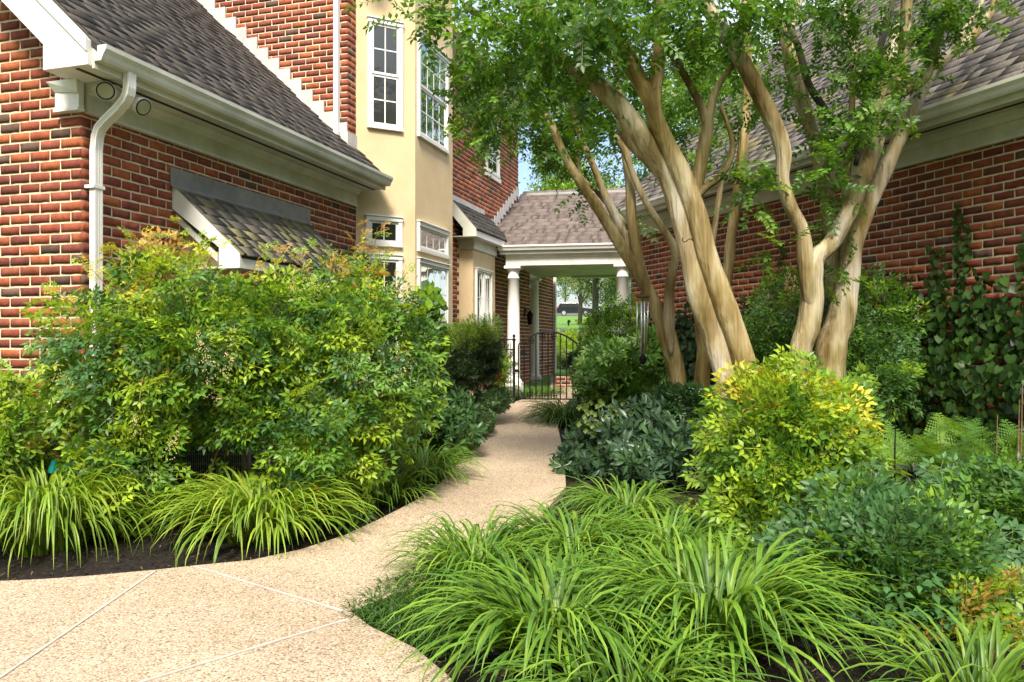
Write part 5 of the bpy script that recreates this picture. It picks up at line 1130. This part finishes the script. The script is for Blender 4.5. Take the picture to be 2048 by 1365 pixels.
# ------------------------------------------------------------------ background
def bgtree(name, label, x, ytop, ybot, Z, wpx, cols, n, trunkpx=None, gapy=0, grp='trees beyond the houses', sc=1.0, mat='leaf'):
    g = Vector(((x - CX) / F * Z, Z, gz(Z))); e = empty(name, g, label, 'tree', grp); k = Z / F; pl = []
    cz0 = PX(x, (ytop + ybot) / 2, Z); rx, rz = wpx / 2 * k, (ybot - ytop) / 2 * k
    subs = [(np.array(cz0) + rng.normal(size=3) * np.array((rx, rx, rz)) * .45, rx * rng.uniform(.35, .6), rz * rng.uniform(.3, .5)) for _ in range(9)]
    for i in range(n):
        c_, a_, b_ = subs[rng.integers(9)]; d = rng.normal(size=3); d /= np.linalg.norm(d); p = c_ + d * np.array((a_, a_, b_)) * rng.uniform(.6, 1.05)
        pl.append((int(rng.integers(8)), frame(p, rng.normal(size=3), (0, 0, 1), sc * rng.uniform(.7, 1.3)), np.array(cols[rng.integers(len(cols))]) * rng.uniform(.75, 1.25)))
    merged('crown', CLU, pl, M[mat], e)
    tw = (trunkpx or 12) / 2 * k; MB().tube([g - UP * .1, Vector((g.x + .05, g.y, (g.z + cz0.z) / 2)), cz0 + UP * rz * .4], [tw * 1.2, tw, tw * .4], 10).build('trunk', M['darkbark'], e, smooth=True)
    for q in range(5):
        s_ = subs[q]; MB().tube([Vector((g.x, g.y, g.z + (cz0.z - g.z) * .45)), Vector(s_[0])], [tw * .45, tw * .15], 6).build('limb', M['darkbark'], e)
GR1 = [(0.13, 0.24, 0.03), (0.19, 0.30, 0.035), (0.09, 0.18, 0.03)]; GR2 = [(0.05, 0.10, 0.03), (0.08, 0.14, 0.03), (0.035, 0.07, 0.02)]
bgtree('shade_tree', 'sunlit light green tree above the portico ridge', 1085, 330, 560, 34, 150, GR1, 700, sc=.9)
bgtree('shade_tree', 'broad green tree behind the grey garage roof', 1330, 120, 560, 40, 330, GR1 + GR2, 1500, sc=1.1)
bgtree('shade_tree', 'tall tree crown touching the top edge beyond the roof ridge', 1560, -60, 400, 36, 300, GR1 + GR2, 1300, sc=1.0)
bgtree('shade_tree', 'distant tree between the brick house and the portico roof', 1190, 250, 560, 46, 260, GR1 + GR2, 1100, sc=1.2)
PALE = [(0.34, 0.38, 0.22), (0.24, 0.28, 0.14), (0.12, 0.19, 0.07)]
bgtree('lawn_tree', 'small silvery tree on the lawn in front of the parked car', 1160, 525, 598, 62, 120, PALE, 700, 8, sc=.55)
bgtree('evergreen_tree', 'dark tree mass beyond the lawn, right of the silvery tree', 1215, 500, 640, 108, 110, GR2, 800, 3, sc=1.2)
bgtree('evergreen_tree', 'dark tree mass above the parked car across the street', 1130, 470, 600, 115, 150, GR1 + GR2, 800, 3, sc=1.6)
bgtree('evergreen_tree', 'rounded dark tree closing the view behind the right column', 1265, 480, 690, 60, 120, GR2, 700, 3, sc=1.0)
sl = empty('lawn_spotlight', PX(1137, 650, 60), 'small dark spotlight on a stake in the lawn', 'garden light')
MB().tube([PX(1137, 654, 60), PX(1137, 647, 60)], .06, 6).build('stake', M['iron'], sl); MB().tube([PX(1136, 647, 60), PX(1139, 641, 60)], [.08, .14], 8).build('lamp_head', M['iron'], sl)
bgtree('shade_tree', 'tall tree beyond the far side of the garage, mirrored in the bay window', 1900, -70, 500, 36, 620, GR1 + GR2, 2000, sc=1.5)
bgtree('shade_tree', 'second tall tree behind the garage, mirrored in the bay window', 2350, -120, 500, 34, 620, GR1 + GR2, 1700, sc=1.5)
# parked dark SUV, side on
mC, tt_, bb_, oo_ = nm('car_paint'); bb_.inputs['Base Color'].default_value = (.008, .009, .016, 1); bb_.inputs['Roughness'].default_value = .25; bb_.inputs['Coat Weight'].default_value = 1
M['tyre'] = noisy('tyre_rubber', [(0.3, (.01, .01, .01)), (.7, (.025, .025, .025))], 10, 3, .8, 0)
CYc = 101.0; gx0 = (1113 - CX) / F * CYc; gz0 = gz(CYc) + .02
car = empty('parked_car', Vector((gx0 + 2.4, CYc, gz0)), 'black sport utility car parked across the lawn beyond the portico', 'car')
prof = [(.05, .35), (.0, .95), (.12, 1.05), (.45, 1.62), (.75, 1.72), (2.6, 1.72), (3.3, 1.12), (4.55, .98), (4.75, .75), (4.75, .35)]
MB().prism([Vector((gx0 + x, CYc, gz0 + z)) for x, z in prof], Vector((0, 1.85, 0))).build('car_body', mC, car, bevel=.06)
for a, b_ in ((.62, 1.35), (1.42, 2.15), (2.22, 2.85)):
    zt = 1.6; MB().prism([Vector((gx0 + a, CYc - .012, gz0 + 1.12)), Vector((gx0 + b_ + (.25 if a > 2 else 0), CYc - .012, gz0 + 1.12)), Vector((gx0 + b_ - (.15 if a > 2 else 0), CYc - .012, gz0 + zt)), Vector((gx0 + a + (.05 if a < 1 else 0), CYc - .012, gz0 + zt))], Vector((0, .01, 0))).build('side_window', M['glass'], car)
for x in (.95, 3.80):
    tc_ = Vector((gx0 + x, CYc - .02, gz0 + .37)); wh = MB().tube([tc_, tc_ + Vector((0, .24, 0))], .37, 24).build('wheel', M['tyre'], car)
    MB().tube([tc_ - Vector((0, .015, 0)), tc_], .24, 14).build('rim', M['alu'], wh)
MB().obox(Vector((gx0 + .02, CYc - .02, gz0 + 1.0)), Vector((.25, 0, 0)), Vector((0, .02, 0)), UP * .14).build('tail_light', M['teal'] if False else noisy('tail_red', [(0.3, (.3, .01, .01)), (.7, (.4, .02, .02))], 5, 2, .3, 0), car)
MB().bar(Vector((gx0 + .7, CYc + .15, gz0 + 1.78)), Vector((gx0 + 2.5, CYc + .15, gz0 + 1.78)), .05, .04).build('roof_rail', M['alu'], car)
# trees behind the camera (seen in the window glass)
for i in range(9):
    a = math.radians(-165 + i * 33 + 15); px_, py_ = math.sin(a) * 24, -math.cos(a) * -1
    X = -30 + i * 8.0; Y = -17 - 3 * math.sin(i * 1.7)
    labs = ['first', 'second', 'third', 'fourth', 'fifth', 'sixth', 'seventh', 'eighth', 'ninth']
    e = empty('street_tree', Vector((X, Y, gz(-6))), labs[i] + ' broad tree of the row behind the viewer, counted from the left house side', 'tree', 'trees behind the viewer'); pl = []
    for k in range(620):
        d = rng.normal(size=3); d /= np.linalg.norm(d); p = np.array((X, Y, 9.5)) + d * np.array((5.2, 3.6, 8.2)) * rng.uniform(.6, 1)
        pl.append((int(rng.integers(8)), frame(p, rng.normal(size=3), (0, 0, 1), 2.6), np.array((GR1 + GR2)[rng.integers(6)])))
    merged('crown', CLU, pl, M['leaf'], e); MB().tube([Vector((X, Y, -.4)), Vector((X, Y, 6))], [.3, .15], 8).build('trunk', M['darkbark'], e)

# ------------------------------------------------------------------ mulch chips, fallen leaves
V = [(-.5, -.5, 0), (.5, -.45, .1), (.45, .5, 0), (-.5, .42, .25)]
CH = [Var(V, [(0, 1, 2), (0, 2, 3)]), Var([(-.5, -.3, 0), (.5, -.5, .2), (.5, .3, .3), (-.4, .5, 0)], [(0, 1, 2, 3)])]
pl = []
for k in range(26000):
    y = 2.6 + 8 * rng.random() ** 1.6; x = rng.uniform(-.75, .78) * y
    A = np.eye(4); a = rng.uniform(0, 6.3); l_ = rng.uniform(.010, .034); w_ = rng.uniform(.003, .009); t_ = rng.normal() * .35
    A[:3, 0] = np.array((math.cos(a), math.sin(a), t_)) * l_; A[:3, 1] = np.array((-math.sin(a), math.cos(a), rng.normal() * .4)) * w_; A[:3, 2] = np.array((0, 0, .01)); A[:3, 3] = (x, y, bed(x, y) + rng.uniform(.004, .02))
    q = rng.random(); c_ = (0.022, 0.017, 0.014) if q < .6 else ((0.05, 0.035, 0.025) if q < .88 else (0.13, 0.09, 0.055)); pl.append((int(rng.integers(2)), A, np.array(c_) * rng.uniform(.6, 1.4)))
mc = merged('mulch_chips', CH, pl, M['chip'], None); tag(mc, 'loose shredded dark bark chips over the planting beds', 'mulch')
print('OBJECTS', len(bpy.data.objects))
